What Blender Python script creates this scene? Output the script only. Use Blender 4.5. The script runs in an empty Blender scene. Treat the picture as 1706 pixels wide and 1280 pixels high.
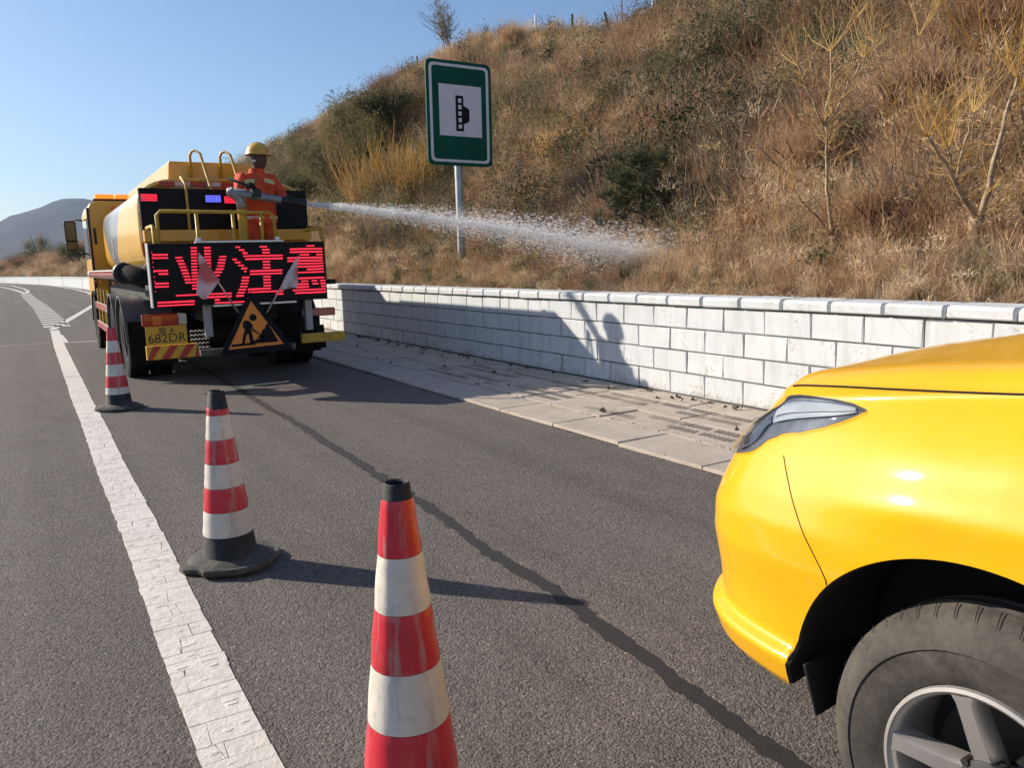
import bpy, bmesh, math, random
import numpy as np
from mathutils import Vector, Matrix, Quaternion
random.seed(7); rng = np.random.default_rng(11)
S = bpy.context.scene
COL = S.collection
rad = math.radians

# ------------------------------------------------------------------ camera
EYE = Vector((0, 0, 1.45))
YAW, PITCH, ROLL, FPX = rad(30.977), rad(8.950), rad(1.7), 1320.0
cy_, sy_, cp_, sp_ = math.cos(YAW), math.sin(YAW), math.cos(PITCH), math.sin(PITCH)
FWD = Vector((sy_*cp_, cy_*cp_, -sp_)); R0 = Vector((cy_, -sy_, 0)); U0 = R0.cross(FWD)
RGT = R0*math.cos(ROLL) - U0*math.sin(ROLL); UPV = R0*math.sin(ROLL) + U0*math.cos(ROLL)
cd = bpy.data.cameras.new('camera'); cam = bpy.data.objects.new('camera', cd); COL.objects.link(cam)
cd.sensor_fit = 'HORIZONTAL'; cd.sensor_width = 36.0; cd.lens = 36.0*FPX/1706.0
cd.clip_start = 0.05; cd.clip_end = 12000
m = Matrix((RGT, UPV, -FWD)).transposed().to_4x4(); m.translation = EYE
cam.matrix_world = m
S.camera = cam

# ------------------------------------------------------------------ sky, sun, exposure
SUN_AZ, SUN_EL = rad(-40), rad(26)
w = bpy.data.worlds.new("World"); S.world = w; w.use_nodes = True
nt = w.node_tree; nt.nodes.clear()
sky = nt.nodes.new('ShaderNodeTexSky'); sky.sky_type = 'NISHITA'; sky.sun_disc = False
sky.sun_elevation = SUN_EL; sky.sun_rotation = SUN_AZ
sky.air_density = 1.0; sky.dust_density = 1.0; sky.ozone_density = 4.0; sky.altitude = 200
bg = nt.nodes.new('ShaderNodeBackground'); bg.inputs[1].default_value = 0.10
wo = nt.nodes.new('ShaderNodeOutputWorld')
nt.links.new(sky.outputs[0], bg.inputs[0]); nt.links.new(bg.outputs[0], wo.inputs[0])
sd = bpy.data.lights.new('sun', 'SUN'); sun = bpy.data.objects.new('sun', sd); COL.objects.link(sun)
sd.energy = 5.0; sd.angle = rad(0.5); sd.color = (1.0, 0.91, 0.77)
sv = Vector((math.sin(SUN_AZ)*math.cos(SUN_EL), math.cos(SUN_AZ)*math.cos(SUN_EL), math.sin(SUN_EL)))
sun.rotation_euler = sv.to_track_quat('Z', 'Y').to_euler(); sun.location = sv*60
S.view_settings.view_transform = 'Standard'; S.view_settings.look = 'None'
S.view_settings.gamma = 1.0; S.view_settings.use_curve_mapping = False
S.view_settings.exposure = 0.55
S.render.engine = 'CYCLES'
S.cycles.use_denoising = True
S.cycles.max_bounces = 8; S.cycles.transparent_max_bounces = 24
S.cycles.caustics_reflective = False; S.cycles.caustics_refractive = False
S.cycles.sample_clamp_indirect = 6

# ------------------------------------------------------------------ helpers
def ray(px, py):
    return FWD + RGT*((px-853)/FPX) - UPV*((py-640)/FPX)
def at(px, py, Y):                # point seen at that photo position on the vertical plane y=Y
    d = ray(px, py); return EYE + d*(Y/d.y)
def atx(px, py, X):
    d = ray(px, py); return EYE + d*(X/d.x)
def gnd(px, py, z=0.0):
    d = ray(px, py); return EYE + d*((z-EYE.z)/d.z)

def srgb(r, g, b):
    f = lambda c: (c/255/12.92) if c/255 <= .04045 else ((c/255+.055)/1.055)**2.4
    return (f(r), f(g), f(b))

class NB:                          # tiny node-tree builder
    def __init__(s, name):
        s.m = bpy.data.materials.new(name); s.m.use_nodes = True
        s.t = s.m.node_tree; s.b = s.t.nodes['Principled BSDF']; s.out = s.t.nodes['Material Output']
    def n(s, typ, **kw):
        x = s.t.nodes.new(typ)
        for k, v in kw.items():
            if k.startswith('i_'):
                key = k[2:]; key = int(key) if key.isdigit() else key.replace('_', ' ')
                x.inputs[key].default_value = v
            else: setattr(x, k, v)
        return x
    def l(s, a, b): s.t.links.new(a, b)
    def coord(s, kind='Object'):
        return s.n('ShaderNodeTexCoord').outputs[kind]
    def pos(s): return s.n('ShaderNodeNewGeometry').outputs['Position']
    def noise(s, vec, scale, detail=4, rough=.55, dist=0):
        x = s.n('ShaderNodeTexNoise'); x.inputs['Scale'].default_value = scale
        x.inputs['Detail'].default_value = detail; x.inputs['Roughness'].default_value = rough
        x.inputs['Distortion'].default_value = dist
        if vec is not None: s.l(vec, x.inputs['Vector'])
        return x.outputs['Fac']
    def ramp(s, fac, stops, interp='LINEAR'):
        x = s.n('ShaderNodeValToRGB'); x.color_ramp.interpolation = interp
        e = x.color_ramp.elements
        while len(e) < len(stops): e.new(.5)
        for i, (p, c) in enumerate(stops):
            e[i].position = p
            e[i].color = (c, c, c, 1) if isinstance(c, (int, float)) else (*c, 1)
        s.l(fac, x.inputs[0]); return x.outputs[0]
    def mix(s, fac, a, b, typ='MIX'):
        x = s.n('ShaderNodeMixRGB', blend_type=typ)
        for i, v in ((0, fac), (1, a), (2, b)):
            if hasattr(v, 'is_linked'): s.l(v, x.inputs[i])
            else: x.inputs[i].default_value = v if i == 0 else (*v, 1)
        return x.outputs[0]
    def math(s, op, a, b=0.0, c=None):
        x = s.n('ShaderNodeMath', operation=op)
        for i, v in enumerate((a, b) if c is None else (a, b, c)):
            if hasattr(v, 'is_linked'): s.l(v, x.inputs[i])
            else: x.inputs[i].default_value = v
        return x.outputs[0]
    def bump(s, h, strength=.3, dist=.01):
        x = s.n('ShaderNodeBump'); x.inputs['Strength'].default_value = strength
        x.inputs['Distance'].default_value = dist; s.l(h, x.inputs['Height'])
        s.l(x.outputs[0], s.b.inputs['Normal']); return x
    def col(s, c):
        if hasattr(c, 'is_linked'): s.l(c, s.b.inputs['Base Color'])
        else: s.b.inputs['Base Color'].default_value = (*c, 1)
    def set(s, **kw):
        for k, v in kw.items(): 
            i = s.b.inputs[k.replace('_', ' ')]
            if hasattr(v, 'is_linked'): s.l(v, i)
            else: i.default_value = v

def simple(name, c, rough=.6, metal=0, var=.12, nscale=9, coat=0, bump=0, bscale=60, dirt=None, spec=.5):
    b = NB(name); v = b.coord()
    n = b.noise(v, nscale, 5)
    dark = tuple(x*(1-var*1.6) for x in c); lite = tuple(min(1, x*(1+var)) for x in c)
    o = b.ramp(n, [(.3, dark), (.7, lite)])
    if dirt:
        n2 = b.noise(v, nscale*.45, 7, .7)
        f = b.ramp(n2, [(.52, 0.0), (.72, 1.0)])
        o = b.mix(b.math('MULTIPLY', f, dirt[0]), o, dirt[1])
    b.col(o); b.set(Roughness=rough, Metallic=metal, Coat_Weight=coat, Specular_IOR_Level=spec)
    if bump: b.bump(b.noise(v, bscale, 4), bump, .004)
    return b.m
def emit(name, c, st, base=(.02, .02, .02)):
    b = NB(name); b.col(base); b.set(Emission_Color=(*c, 1), Emission_Strength=st, Roughness=.4); return b.m

ORG = {}
def setp(o, label=None, cat=None, group=None, kind=None):
    if label: o['label'] = label
    if cat: o['category'] = cat
    if group: o['group'] = group
    if kind: o['kind'] = kind
    return o
def thing(name, loc, label, cat, group=None):
    o = bpy.data.objects.new(name, None); COL.objects.link(o); o.location = loc
    o.empty_display_size = .1
    ORG[o.name] = Vector(loc); return setp(o, label, cat, group)
def structure(o): o['kind'] = 'structure'; return o

class MB:
    """collects shapes in world coordinates, built as ONE mesh object"""
    def __init__(s): s.v = []; s.f = []; s.mi = []; s.cur = 0
    def add(s, vs, fs, mi=None):
        o = len(s.v); s.v += [tuple(p) for p in vs]; s.f += [tuple(i+o for i in f) for f in fs]
        s.mi += [s.cur if mi is None else mi]*len(fs); return s
    def box(s, a, b, rot=None, piv=None):
        x0, y0, z0 = a; x1, y1, z1 = b
        vs = [Vector(p) for p in ((x0,y0,z0),(x1,y0,z0),(x1,y1,z0),(x0,y1,z0),(x0,y0,z1),(x1,y0,z1),(x1,y1,z1),(x0,y1,z1))]
        if rot is not None:
            c = Vector(piv) if piv is not None else (vs[0]+vs[6])/2
            vs = [rot @ (p-c) + c for p in vs]
        return s.add(vs, [(0,3,2,1),(4,5,6,7),(0,1,5,4),(1,2,6,5),(2,3,7,6),(3,0,4,7)])
    def tube(s, pts, r, n=8, caps=True):
        pts = [Vector(p) for p in pts]; rs = r if hasattr(r, '__len__') else [r]*len(pts)
        rings = []; prev = None
        for i, p in enumerate(pts):
            t = (pts[min(i+1, len(pts)-1)] - pts[max(i-1, 0)])
            if t.length < 1e-9: t = Vector((0, 0, 1))
            t.normalize()
            if prev is None:
                a = t.orthogonal().normalized()
            else:
                a = prev - t*prev.dot(t)
                a = a.normalized() if a.length > 1e-6 else t.orthogonal().normalized()
            prev = a; b = t.cross(a)
            rings.append([p + (a*math.cos(k*2*math.pi/n) + b*math.sin(k*2*math.pi/n))*rs[i] for k in range(n)])
        vs = [q for rg in rings for q in rg]; fs = []
        for i in range(len(pts)-1):
            for k in range(n):
                k2 = (k+1) % n; fs.append((i*n+k, i*n+k2, (i+1)*n+k2, (i+1)*n+k))
        if caps: fs += [tuple(range(n-1, -1, -1)), tuple((len(pts)-1)*n+k for k in range(n))]
        return s.add(vs, fs)
    def cyl(s, a, b, r, n=16): return s.tube([a, b], r, n)
    def prism(s, poly, d):        # poly: planar list of 3D points, extruded by vector d
        n = len(poly); d = Vector(d); p = [Vector(q) for q in poly]
        vs = p + [q+d for q in p]
        fs = [tuple(range(n)), tuple(range(2*n-1, n-1, -1))] + [(i, i+n, (i+1) % n+n, (i+1) % n) for i in range(n)]
        return s.add(vs, fs)
    def lathe(s, prof, c, axis='z', n=24, closed=False):   # prof: (r, h)
        vs = []; fs = []; m_ = len(prof)
        for k in range(n):
            a = 2*math.pi*k/n; ca, sa = math.cos(a), math.sin(a)
            for r, h in prof:
                if axis == 'z': vs.append((c[0]+r*ca, c[1]+r*sa, c[2]+h))
                elif axis == 'x': vs.append((c[0]+h, c[1]+r*ca, c[2]+r*sa))
                else: vs.append((c[0]+r*sa, c[1]+h, c[2]+r*ca))
        for k in range(n):
            k2 = (k+1) % n
            for i in range(m_-1): fs.append((k*m_+i, k2*m_+i, k2*m_+i+1, k*m_+i+1))
            if closed: fs.append((k*m_+m_-1, k2*m_+m_-1, k2*m_, k*m_))
        return s.add(vs, fs)
    def grid(s, G, mi=None):      # G: rows of points
        nr, nc = len(G), len(G[0]); vs = [p for r in G for p in r]
        return s.add(vs, [(i*nc+j, i*nc+j+1, (i+1)*nc+j+1, (i+1)*nc+j) for i in range(nr-1) for j in range(nc-1)], mi)
    def mesh(s, name, org=Vector((0, 0, 0)), smooth=False):
        me = bpy.data.meshes.new(name)
        me.from_pydata([(p[0]-org[0], p[1]-org[1], p[2]-org[2]) for p in s.v], [], s.f); me.update()
        if smooth: me.shade_smooth()
        return me
    def build(s, name, mat, parent=None, smooth=False, bevel=0, loc=None, fixn=True, auto=None):
        if parent is not None: org = ORG[parent.name]
        else: org = Vector(loc) if loc is not None else Vector((0, 0, 0))
        me = s.mesh(name, org, smooth)
        for mm in (mat if isinstance(mat, (list, tuple)) else [mat]): me.materials.append(mm)
        if max(s.mi, default=0) > 0: me.polygons.foreach_set('material_index', s.mi)
        if fixn:
            bm = bmesh.new(); bm.from_mesh(me); bmesh.ops.recalc_face_normals(bm, faces=bm.faces); bm.to_mesh(me); bm.free()
        if smooth and auto: me.set_sharp_from_angle(angle=rad(auto))
        o = bpy.data.objects.new(name, me); COL.objects.link(o)
        if parent is not None: o.parent = parent
        else: o.location = org
        ORG[o.name] = org
        if bevel:
            b = o.modifiers.new('bevel', 'BEVEL'); b.width = bevel; b.segments = 2; b.limit_method = 'ANGLE'; b.angle_limit = rad(40)
        return o

def text_mesh(body, name, mat, parent, loc, size, xdir, updir, extrude=.0015, align='CENTER', sx=1.0, bold=0):
    cu = bpy.data.curves.new(name, 'FONT'); cu.body = body; cu.size = size; cu.align_x = align; cu.align_y = 'CENTER'
    cu.extrude = extrude; cu.offset = bold
    t = bpy.data.objects.new(name, cu); COL.objects.link(t)
    dg = bpy.context.evaluated_depsgraph_get()
    me = bpy.data.meshes.new_from_object(t.evaluated_get(dg)); bpy.data.objects.remove(t); bpy.data.curves.remove(cu)
    X = Vector(xdir).normalized()*sx; U = Vector(updir).normalized(); N = Vector(xdir).normalized().cross(U)
    mm = Matrix((X, U, N)).transposed().to_4x4(); mm.translation = Vector(loc) - ORG[parent.name]
    me.transform(mm); me.materials.clear(); me.materials.append(mat); me.name = name
    o = bpy.data.objects.new(name, me); COL.objects.link(o); o.parent = parent; ORG[o.name] = ORG[parent.name]
    return o
def np_mesh(name, V, F, mats, smooth=False, attr=None):
    """fast mesh from numpy: V (n,3), F (m,k)"""
    me = bpy.data.meshes.new(name); V = np.asarray(V, np.float32); F = np.asarray(F, np.int32)
    k = F.shape[1]
    me.vertices.add(len(V)); me.vertices.foreach_set('co', V.ravel())
    me.loops.add(F.size); me.loops.foreach_set('vertex_index', F.ravel())
    me.polygons.add(len(F)); me.polygons.foreach_set('loop_start', np.arange(len(F), dtype=np.int32)*k)
    me.polygons.foreach_set('loop_total', np.full(len(F), k, np.int32))
    if smooth: me.polygons.foreach_set('use_smooth', np.ones(len(F), bool))
    me.update(calc_edges=True); me.validate()
    for mm in mats: me.materials.append(mm)
    return me
def link(name, me, parent=None, loc=(0, 0, 0)):
    o = bpy.data.objects.new(name, me); COL.objects.link(o); o.location = loc
    if parent is not None: o.parent = parent; ORG[o.name] = ORG[parent.name]
    else: ORG[o.name] = Vector(loc)
    return o
# smooth value noise
_P = rng.random((64, 64))
def vnoise(x, y):
    x = np.asarray(x, float); y = np.asarray(y, float)
    xi = np.floor(x).astype(int); yi = np.floor(y).astype(int); fx = x-xi; fy = y-yi
    fx = fx*fx*(3-2*fx); fy = fy*fy*(3-2*fy)
    g = lambda a, b: _P[a % 64, b % 64]
    return (g(xi, yi)*(1-fx)+g(xi+1, yi)*fx)*(1-fy) + (g(xi, yi+1)*(1-fx)+g(xi+1, yi+1)*fx)*fy
def fbm(x, y, o=4):
    s = 0; a = .5; t = 0
    for i in range(o):
        s = s + a*vnoise(x*2**i+17*i, y*2**i+5*i); t += a; a *= .5
    return s/t

# ------------------------------------------------------------------ materials
def asphalt():
    b = NB('asphalt'); p = b.pos()
    big = b.noise(p, .35, 4); mid = b.noise(p, 3.0, 5, .6); fine = b.noise(p, 140, 3, .7)
    vo = b.n('ShaderNodeTexVoronoi'); vo.inputs['Scale'].default_value = 120; b.l(p, vo.inputs['Vector'])
    vo2 = b.n('ShaderNodeTexVoronoi', feature='F1'); vo2.inputs['Scale'].default_value = 60; b.l(p, vo2.inputs['Vector'])
    c = b.ramp(big, [(.3, (.118, .102, .090)), (.7, (.150, .131, .116))])
    # streaks along the driving direction
    mp = b.n('ShaderNodeMapping'); mp.inputs['Scale'].default_value = (2.2, .05, 1); b.l(p, mp.inputs['Vector'])
    st = b.noise(mp.outputs[0], 1.0, 5, .6)
    c = b.mix(.55, c, b.ramp(st, [(.32, (.090, .078, .069)), (.66, (.160, .140, .124))]))
    c = b.mix(b.ramp(mid, [(.45, 0.0), (.75, .35)]), c, (.172, .152, .135))
    g = b.ramp(vo.outputs['Color'], [(.0, .40), (.45, .95), (.85, 1.2), (1, 2.3)])
    c = b.mix(1.0, c, g, 'MULTIPLY')
    sp = b.ramp(vo2.outputs['Distance'], [(.0, .25), (.30, 1.0), (.75, 1.18)])
    c = b.mix(.65, c, sp, 'MULTIPLY')
    oil = b.noise(p, .9, 6, .65, .8)
    c = b.mix(b.ramp(oil, [(.56, 0.), (.72, .42)]), c, (.078, .069, .062))
    b.col(c); b.set(Roughness=.88, Specular_IOR_Level=.25)
    h = b.math('ADD', b.math('MULTIPLY', vo.outputs['Distance'], -1.2), b.math('MULTIPLY', fine, .7))
    h = b.math('ADD', h, b.math('MULTIPLY', vo2.outputs['Distance'], .8))
    b.bump(h, .55, .006)
    return b.m
M = {}
M['asphalt'] = asphalt()
def sealmat():
    b = NB('crack_seal'); p = b.pos(); n = b.noise(p, 150, 4, .7)
    b.col(b.ramp(n, [(.3, (.012, .010, .009)), (.62, (.028, .024, .021)), (.8, (.085, .073, .062))])); b.set(Roughness=.75)
    b.bump(n, .8, .004); return b.m
M['seal'] = sealmat()
def paintmat():
    b = NB('road_paint'); p = b.pos(); n = b.noise(p, 14, 6, .65); n2 = b.noise(p, 90, 4)
    n3 = b.noise(p, 2.5, 5, .6)
    c = b.ramp(n, [(.3, (.56, .52, .46)), (.6, (.70, .655, .59))])
    c = b.mix(b.ramp(n3, [(.45, 0.), (.75, .5)]), c, (.45, .41, .36))
    b.col(c); b.set(Roughness=.7)
    b.bump(b.math('ADD', n2, b.math('MULTIPLY', b.noise(p, 30, 4), 1.5)), .45, .006); return b.m
M['paint'] = paintmat()
def blockmat():
    b = NB('painted_block'); p = b.pos(); oi = b.n('ShaderNodeObjectInfo')
    n = b.noise(p, 4, 5, .6); n2 = b.noise(p, 24, 6, .7); n3 = b.noise(p, 70, 3)
    c = b.ramp(n, [(.3, (.56, .57, .57)), (.7, (.67, .68, .68))])
    c = b.mix(b.ramp(oi.outputs['Random'], [(0, 0.0), (1, .45)]), c, (.50, .535, .56))
    sx = b.n('ShaderNodeSeparateXYZ'); b.l(p, sx.inputs[0])
    low = b.ramp(sx.outputs['Z'], [(.0, .20), (.12, .07), (.45, .03)])
    f = b.ramp(b.math('ADD', b.math('MULTIPLY', b.math('ADD', n2, n), .5), low), [(.60, 0.0), (.68, 1.0)])
    c = b.mix(b.math('MULTIPLY', f, .75), c, (.36, .33, .29))
    c = b.mix(b.ramp(b.noise(p, 9, 6, .75), [(.60, 0.0), (.78, .6)]), c, (.50, .49, .46))
    mp = b.n('ShaderNodeMapping'); mp.inputs['Scale'].default_value = (7, 7, .8); b.l(p, mp.inputs['Vector'])
    c = b.mix(b.ramp(b.noise(mp.outputs[0], 1.0, 6, .7), [(.50, 0.), (.72, .50)]), c, (.38, .37, .35))
    b.col(c); b.set(Roughness=.8, Specular_IOR_Level=.2)
    b.bump(b.math('ADD', n3, b.math('MULTIPLY', n2, .8)), .35, .004); return b.m
M['block'] = blockmat()
M['mortar'] = simple('mortar', (.13, .13, .125), .95, bump=.6)
def slabmat():
    b = NB('paving_concrete'); p = b.pos(); oi = b.n('ShaderNodeObjectInfo')
    n = b.noise(p, 3.5, 6, .65); n2 = b.noise(p, 70, 4, .6)
    c = b.ramp(n, [(.3, (.38, .315, .255)), (.7, (.52, .445, .37))])
    c = b.mix(b.ramp(oi.outputs['Random'], [(0, 0.0), (1, .35)]), c, (.40, .345, .29))
    c = b.mix(b.ramp(b.noise(p, 12, 7, .75), [(.55, 0.), (.75, .55)]), c, (.15, .125, .10))
    b.col(c); b.set(Roughness=.9, Specular_IOR_Level=.2); b.bump(b.math('ADD', n2, n), .4, .005); return b.m
M['slab'] = slabmat()
M['joint'] = simple('joint_dirt', (.085, .07, .055), .95, bump=.7)
def soil():
    b = NB('hill_soil'); p = b.pos(); n = b.noise(p, .5, 6, .6); n2 = b.noise(p, 7, 6, .7)
    c = b.ramp(n, [(.3, (.12, .072, .040)), (.5, (.21, .135, .078)), (.7, (.29, .20, .12))])
    c = b.mix(.6, c, b.ramp(n2, [(.3, .35), (.7, 1.25)]), 'MULTIPLY')
    sx = b.n('ShaderNodeSeparateXYZ'); b.l(p, sx.inputs[0])
    wet = b.ramp(b.math('SUBTRACT', sx.outputs['X'], 5.0), [(.0, 1.0), (.55, 1.0), (.999, 0.0)])
    c = b.mix(b.math('MULTIPLY', wet, .85), c, (.035, .024, .016))
    b.col(c); b.set(Roughness=.95); b.bump(n2, .8, .08); return b.m
M['soil'] = soil()
def land():
    b = NB('dry_land'); p = b.pos(); n = b.noise(p, .08, 6, .65)
    b.col(b.ramp(n, [(.3, (.10, .075, .045)), (.6, (.17, .125, .07)), (.8, (.08, .08, .04))])); b.set(Roughness=.95); return b.m
M['land'] = land()
def mountain():
    b = NB('mountain_rock'); p = b.pos(); n = b.noise(p, .012, 8, .65); n2 = b.noise(p, .05, 6, .7)
    c = b.ramp(n, [(.35, (.022, .026, .024)), (.6, (.055, .052, .044))])
    c = b.mix(.7, c, b.ramp(n2, [(.3, .5), (.7, 1.3)]), 'MULTIPLY'); b.col(c); b.set(Roughness=1.0); return b.m
M['mountain'] = mountain()
def veg(name, stops, tr=.34, scale=.6, rough=.8, sat=1):
    """leaf / stem material: diffuse + translucent, colour by clump and by instance"""
    b = NB(name); p = b.pos(); oi = b.n('ShaderNodeObjectInfo')
    n = b.noise(p, scale, 4, .6); n2 = b.noise(p, scale*9, 3, .6)
    f = b.math('ADD', b.math('MULTIPLY', n, .55), b.math('MULTIPLY', oi.outputs['Random'], .30))
    f = b.math('ADD', f, b.math('MULTIPLY', n2, .25))
    c = b.ramp(f, stops)
    b.col(c); b.set(Roughness=rough, Specular_IOR_Level=.15)
    t = b.n('ShaderNodeBsdfTranslucent'); b.l(c, t.inputs[0])
    mx = b.n('ShaderNodeMixShader'); mx.inputs[0].default_value = tr
    b.l(b.b.outputs[0], mx.inputs[1]); b.l(t.outputs[0], mx.inputs[2]); b.l(mx.outputs[0], b.out.inputs[0])
    return b.m
M['tan'] = veg('dry_grass', [(.3, (.46, .29, .15)), (.5, (.70, .50, .29)), (.72, (.82, .67, .47))])
M['brown'] = veg('brown_weed', [(.3, (.17, .088, .045)), (.5, (.36, .21, .118)), (.72, (.54, .37, .24))])
M['grey'] = veg('grey_weed', [(.3, (.18, .125, .085)), (.55, (.34, .25, .18)), (.75, (.48, .38, .29))])
M['olive'] = veg('olive_leaf', [(.3, (.060, .062, .030)), (.5, (.135, .126, .062)), (.72, (.24, .21, .11))])
M['lightolive'] = veg('light_olive_leaf', [(.3, (.085, .080, .030)), (.5, (.165, .150, .060)), (.72, (.27, .235, .11))])
M['green'] = veg('green_leaf', [(.3, (.035, .055, .014)), (.5, (.075, .105, .026)), (.72, (.15, .17, .045))])
M['needle'] = veg('pine_needle', [(.3, (.016, .024, .012)), (.5, (.035, .048, .022)), (.72, (.075, .085, .04))], tr=.15)
M['pale_leaf'] = veg('pale_leaf', [(.3, (.10, .105, .06)), (.55, (.19, .18, .10)), (.75, (.27, .25, .16))])
M['yellow_twig'] = veg('yellow_twig', [(.3, (.44, .23, .055)), (.5, (.58, .35, .10)), (.75, (.68, .48, .20))], tr=.1, scale=3)
M['bare_twig'] = veg('bare_twig', [(.3, (.10, .075, .05)), (.55, (.22, .17, .12)), (.75, (.34, .28, .21))], tr=.05, scale=3)
M['bark'] = simple('pale_bark', (.40, .29, .18), .85, var=.35, nscale=14, bump=.6, bscale=40)
M['darkbark'] = simple('dark_bark', (.055, .042, .032), .9, var=.4, nscale=20, bump=.8, bscale=50)
M['yellow'] = simple('truck_yellow', (.80, .40, .022), .38, coat=.35, var=.05, nscale=3, dirt=(.22, (.40, .26, .08)))
M['yellow_old'] = simple('worn_yellow', (.62, .36, .03), .5, var=.15, nscale=12, dirt=(.4, (.22, .15, .06)))
M['black'] = simple('black_plastic', (.012, .012, .013), .5, var=.2)
M['panel'] = simple('black_panel', (.006, .006, .008), .4, var=.2, spec=.15)
M['chassis'] = simple('chassis_black', (.006, .006, .006), .75, var=.3, nscale=20, dirt=(.35, (.035, .03, .026)))
M['rubber'] = simple('tyre_rubber', (.009, .009, .009), .85, var=.25, nscale=14, bump=.3, dirt=(.12, (.05, .045, .04)), spec=.2)
M['grey_metal'] = simple('grey_metal', (.30, .30, .31), .45, metal=.6, var=.12)
M['fender_grey'] = simple('fender_grey', (.13, .13, .132), .5, var=.15, dirt=(.4, (.06, .055, .05)))
M['steel'] = simple('galvanised_steel', (.42, .44, .45), .42, metal=.75, var=.12)
M['silver'] = simple('silver_trim', (.62, .62, .63), .35, metal=.7, var=.06)
M['red_lens'] = simple('red_lens', (.42, .015, .02), .2, var=.15, coat=.5)
M['amber_lens'] = emit('amber_beacon', (1.0, .24, .02), .8, (.75, .24, .03))
M['orange_lens'] = simple('orange_lens', (.75, .16, .02), .25, coat=.4)
M['clear_lens'] = simple('clear_lens', (.55, .55, .55), .2, coat=.5)
M['red_tape'] = simple('red_reflective', (.50, .04, .025), .45, var=.1)
M['white_tape'] = simple('white_reflective', (.62, .56, .52), .45, var=.1)
M['plate'] = simple('plate_yellow', (.72, .40, .03), .45, var=.05)
M['plate_ink'] = simple('plate_ink', (.03, .018, .012), .5)
M['led_red'] = emit('led_red', (1.0, .025, .06), 1.15, (.25, .01, .015))
M['led_blue'] = emit('led_blue', (.10, .12, 1.0), 1.7)
M['white_flag'] = None
M['hivis'] = simple('hivis_orange', (.72, .085, .022), .85, var=.22, nscale=9, bump=1.0, bscale=16)
M['helmet'] = simple('helmet_yellow', (.72, .40, .045), .35, var=.06, coat=.2)
M['skin'] = simple('skin', (.085, .042, .028), .6, var=.1)
M['glove'] = simple('black_glove', (.018, .018, .019), .8)
M['retro'] = simple('silver_tape', (.62, .62, .50), .4, var=.06)
M['lime'] = simple('lime_tape', (.55, .60, .09), .6, var=.06)
M['sign_green'] = simple('sign_green', (.002, .085, .050), .5, var=.08, nscale=2, spec=.15)
M['sign_white'] = simple('sign_white', (.80, .74, .75), .45, var=.04, spec=.2)
M['sign_black'] = simple('sign_black', (.010, .010, .013), .6, spec=.15)
M['sign_orange'] = simple('sign_orange', (.90, .27, .03), .45, var=.05)
M['boot'] = simple('boot', (.02, .018, .016), .7)
def conered(name, c):
    b = NB(name); v = b.coord(); n = b.noise(v, 5, 5, .6); n2 = b.noise(v, 26, 6, .7, .4)
    mp = b.n('ShaderNodeMapping'); mp.inputs['Scale'].default_value = (14, 14, 1.2); b.l(v, mp.inputs['Vector'])
    n4 = b.noise(mp.outputs[0], 2.2, 5, .6)
    o = b.ramp(n, [(.3, tuple(x*.86 for x in c)), (.7, tuple(min(1, x*1.08) for x in c))])
    o = b.mix(b.ramp(n2, [(.54, 0.), (.70, .6)]), o, tuple(x*.55+.05 for x in c))
    o = b.mix(b.ramp(n4, [(.54, 0.), (.68, .55)]), o, (.42, .36, .30))
    b.col(o); b.set(Roughness=.38, Coat_Weight=.15)
    hx = b.n('ShaderNodeTexVoronoi'); hx.inputs['Scale'].default_value = 240; b.l(v, hx.inputs['Vector'])
    b.bump(b.math('ADD', b.math('MULTIPLY', n4, 1.0), b.math('MULTIPLY', hx.outputs['Distance'], .2)), .4, .004); return b.m
M['cone_red'] = conered('cone_red', (.62, .025, .045))
M['cone_white'] = conered('cone_white', (.72, .66, .57))
M['cone_black'] = simple('cone_rubber', (.022, .021, .020), .75, var=.25, nscale=10, bump=.4, dirt=(.45, (.13, .11, .09)))
M['cone_base'] = simple('cone_base_rubber', (.075, .068, .058), .85, var=.3, nscale=14, bump=.8, bscale=40, dirt=(.6, (.17, .145, .12)))
def carpaint():
    b = NB('car_paint'); v = b.coord()
    fl = b.n('ShaderNodeTexVoronoi'); fl.inputs['Scale'].default_value = 900; b.l(v, fl.inputs['Vector'])
    n = b.noise(v, 2.2, 5, .6); d = b.noise(v, 18, 6, .7)
    c = b.ramp(n, [(.3, (.80, .395, .002)), (.7, (.84, .43, .003))])
    c = b.mix(b.ramp(d, [(.5, 0.), (.8, .10)]), c, (.55, .38, .15))
    b.col(c); b.set(Roughness=b.ramp(d, [(.3, .42), (.75, .52)]), Metallic=.0, Coat_Weight=.75, Coat_Roughness=.085, Specular_IOR_Level=.25)
    bp = b.n('ShaderNodeBump'); bp.inputs['Strength'].default_value = .03; bp.inputs['Distance'].default_value = .003
    b.l(b.noise(v, 60, 3), bp.inputs['Height']); b.l(bp.outputs[0], b.b.inputs['Normal'])
    return b.m
M['car'] = carpaint()
M['trim'] = simple('black_trim', (.010, .009, .008), .65, var=.3, nscale=8, dirt=(.3, (.035, .028, .022)))
M['gap'] = simple('panel_gap', (.008, .006, .004), .9)
def tyremat():
    b = NB('car_tyre'); v = b.pos(); n = b.noise(v, 7, 6, .65, .6); n2 = b.noise(v, 60, 5, .7)
    c = b.ramp(n, [(.34, (.050, .045, .040)), (.58, (.092, .082, .070)), (.80, (.135, .119, .098))])
    c = b.mix(.5, c, b.ramp(n2, [(.3, .5), (.7, 1.3)]), 'MULTIPLY')
    b.col(c); b.set(Roughness=.85, Specular_IOR_Level=.25); b.bump(n2, .35, .003); return b.m
M['car_tyre'] = tyremat()
M['rim'] = simple('alloy_rim', (.56, .53, .50), .42, metal=.7, var=.1, nscale=6, dirt=(.4, (.20, .17, .14)))
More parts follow.
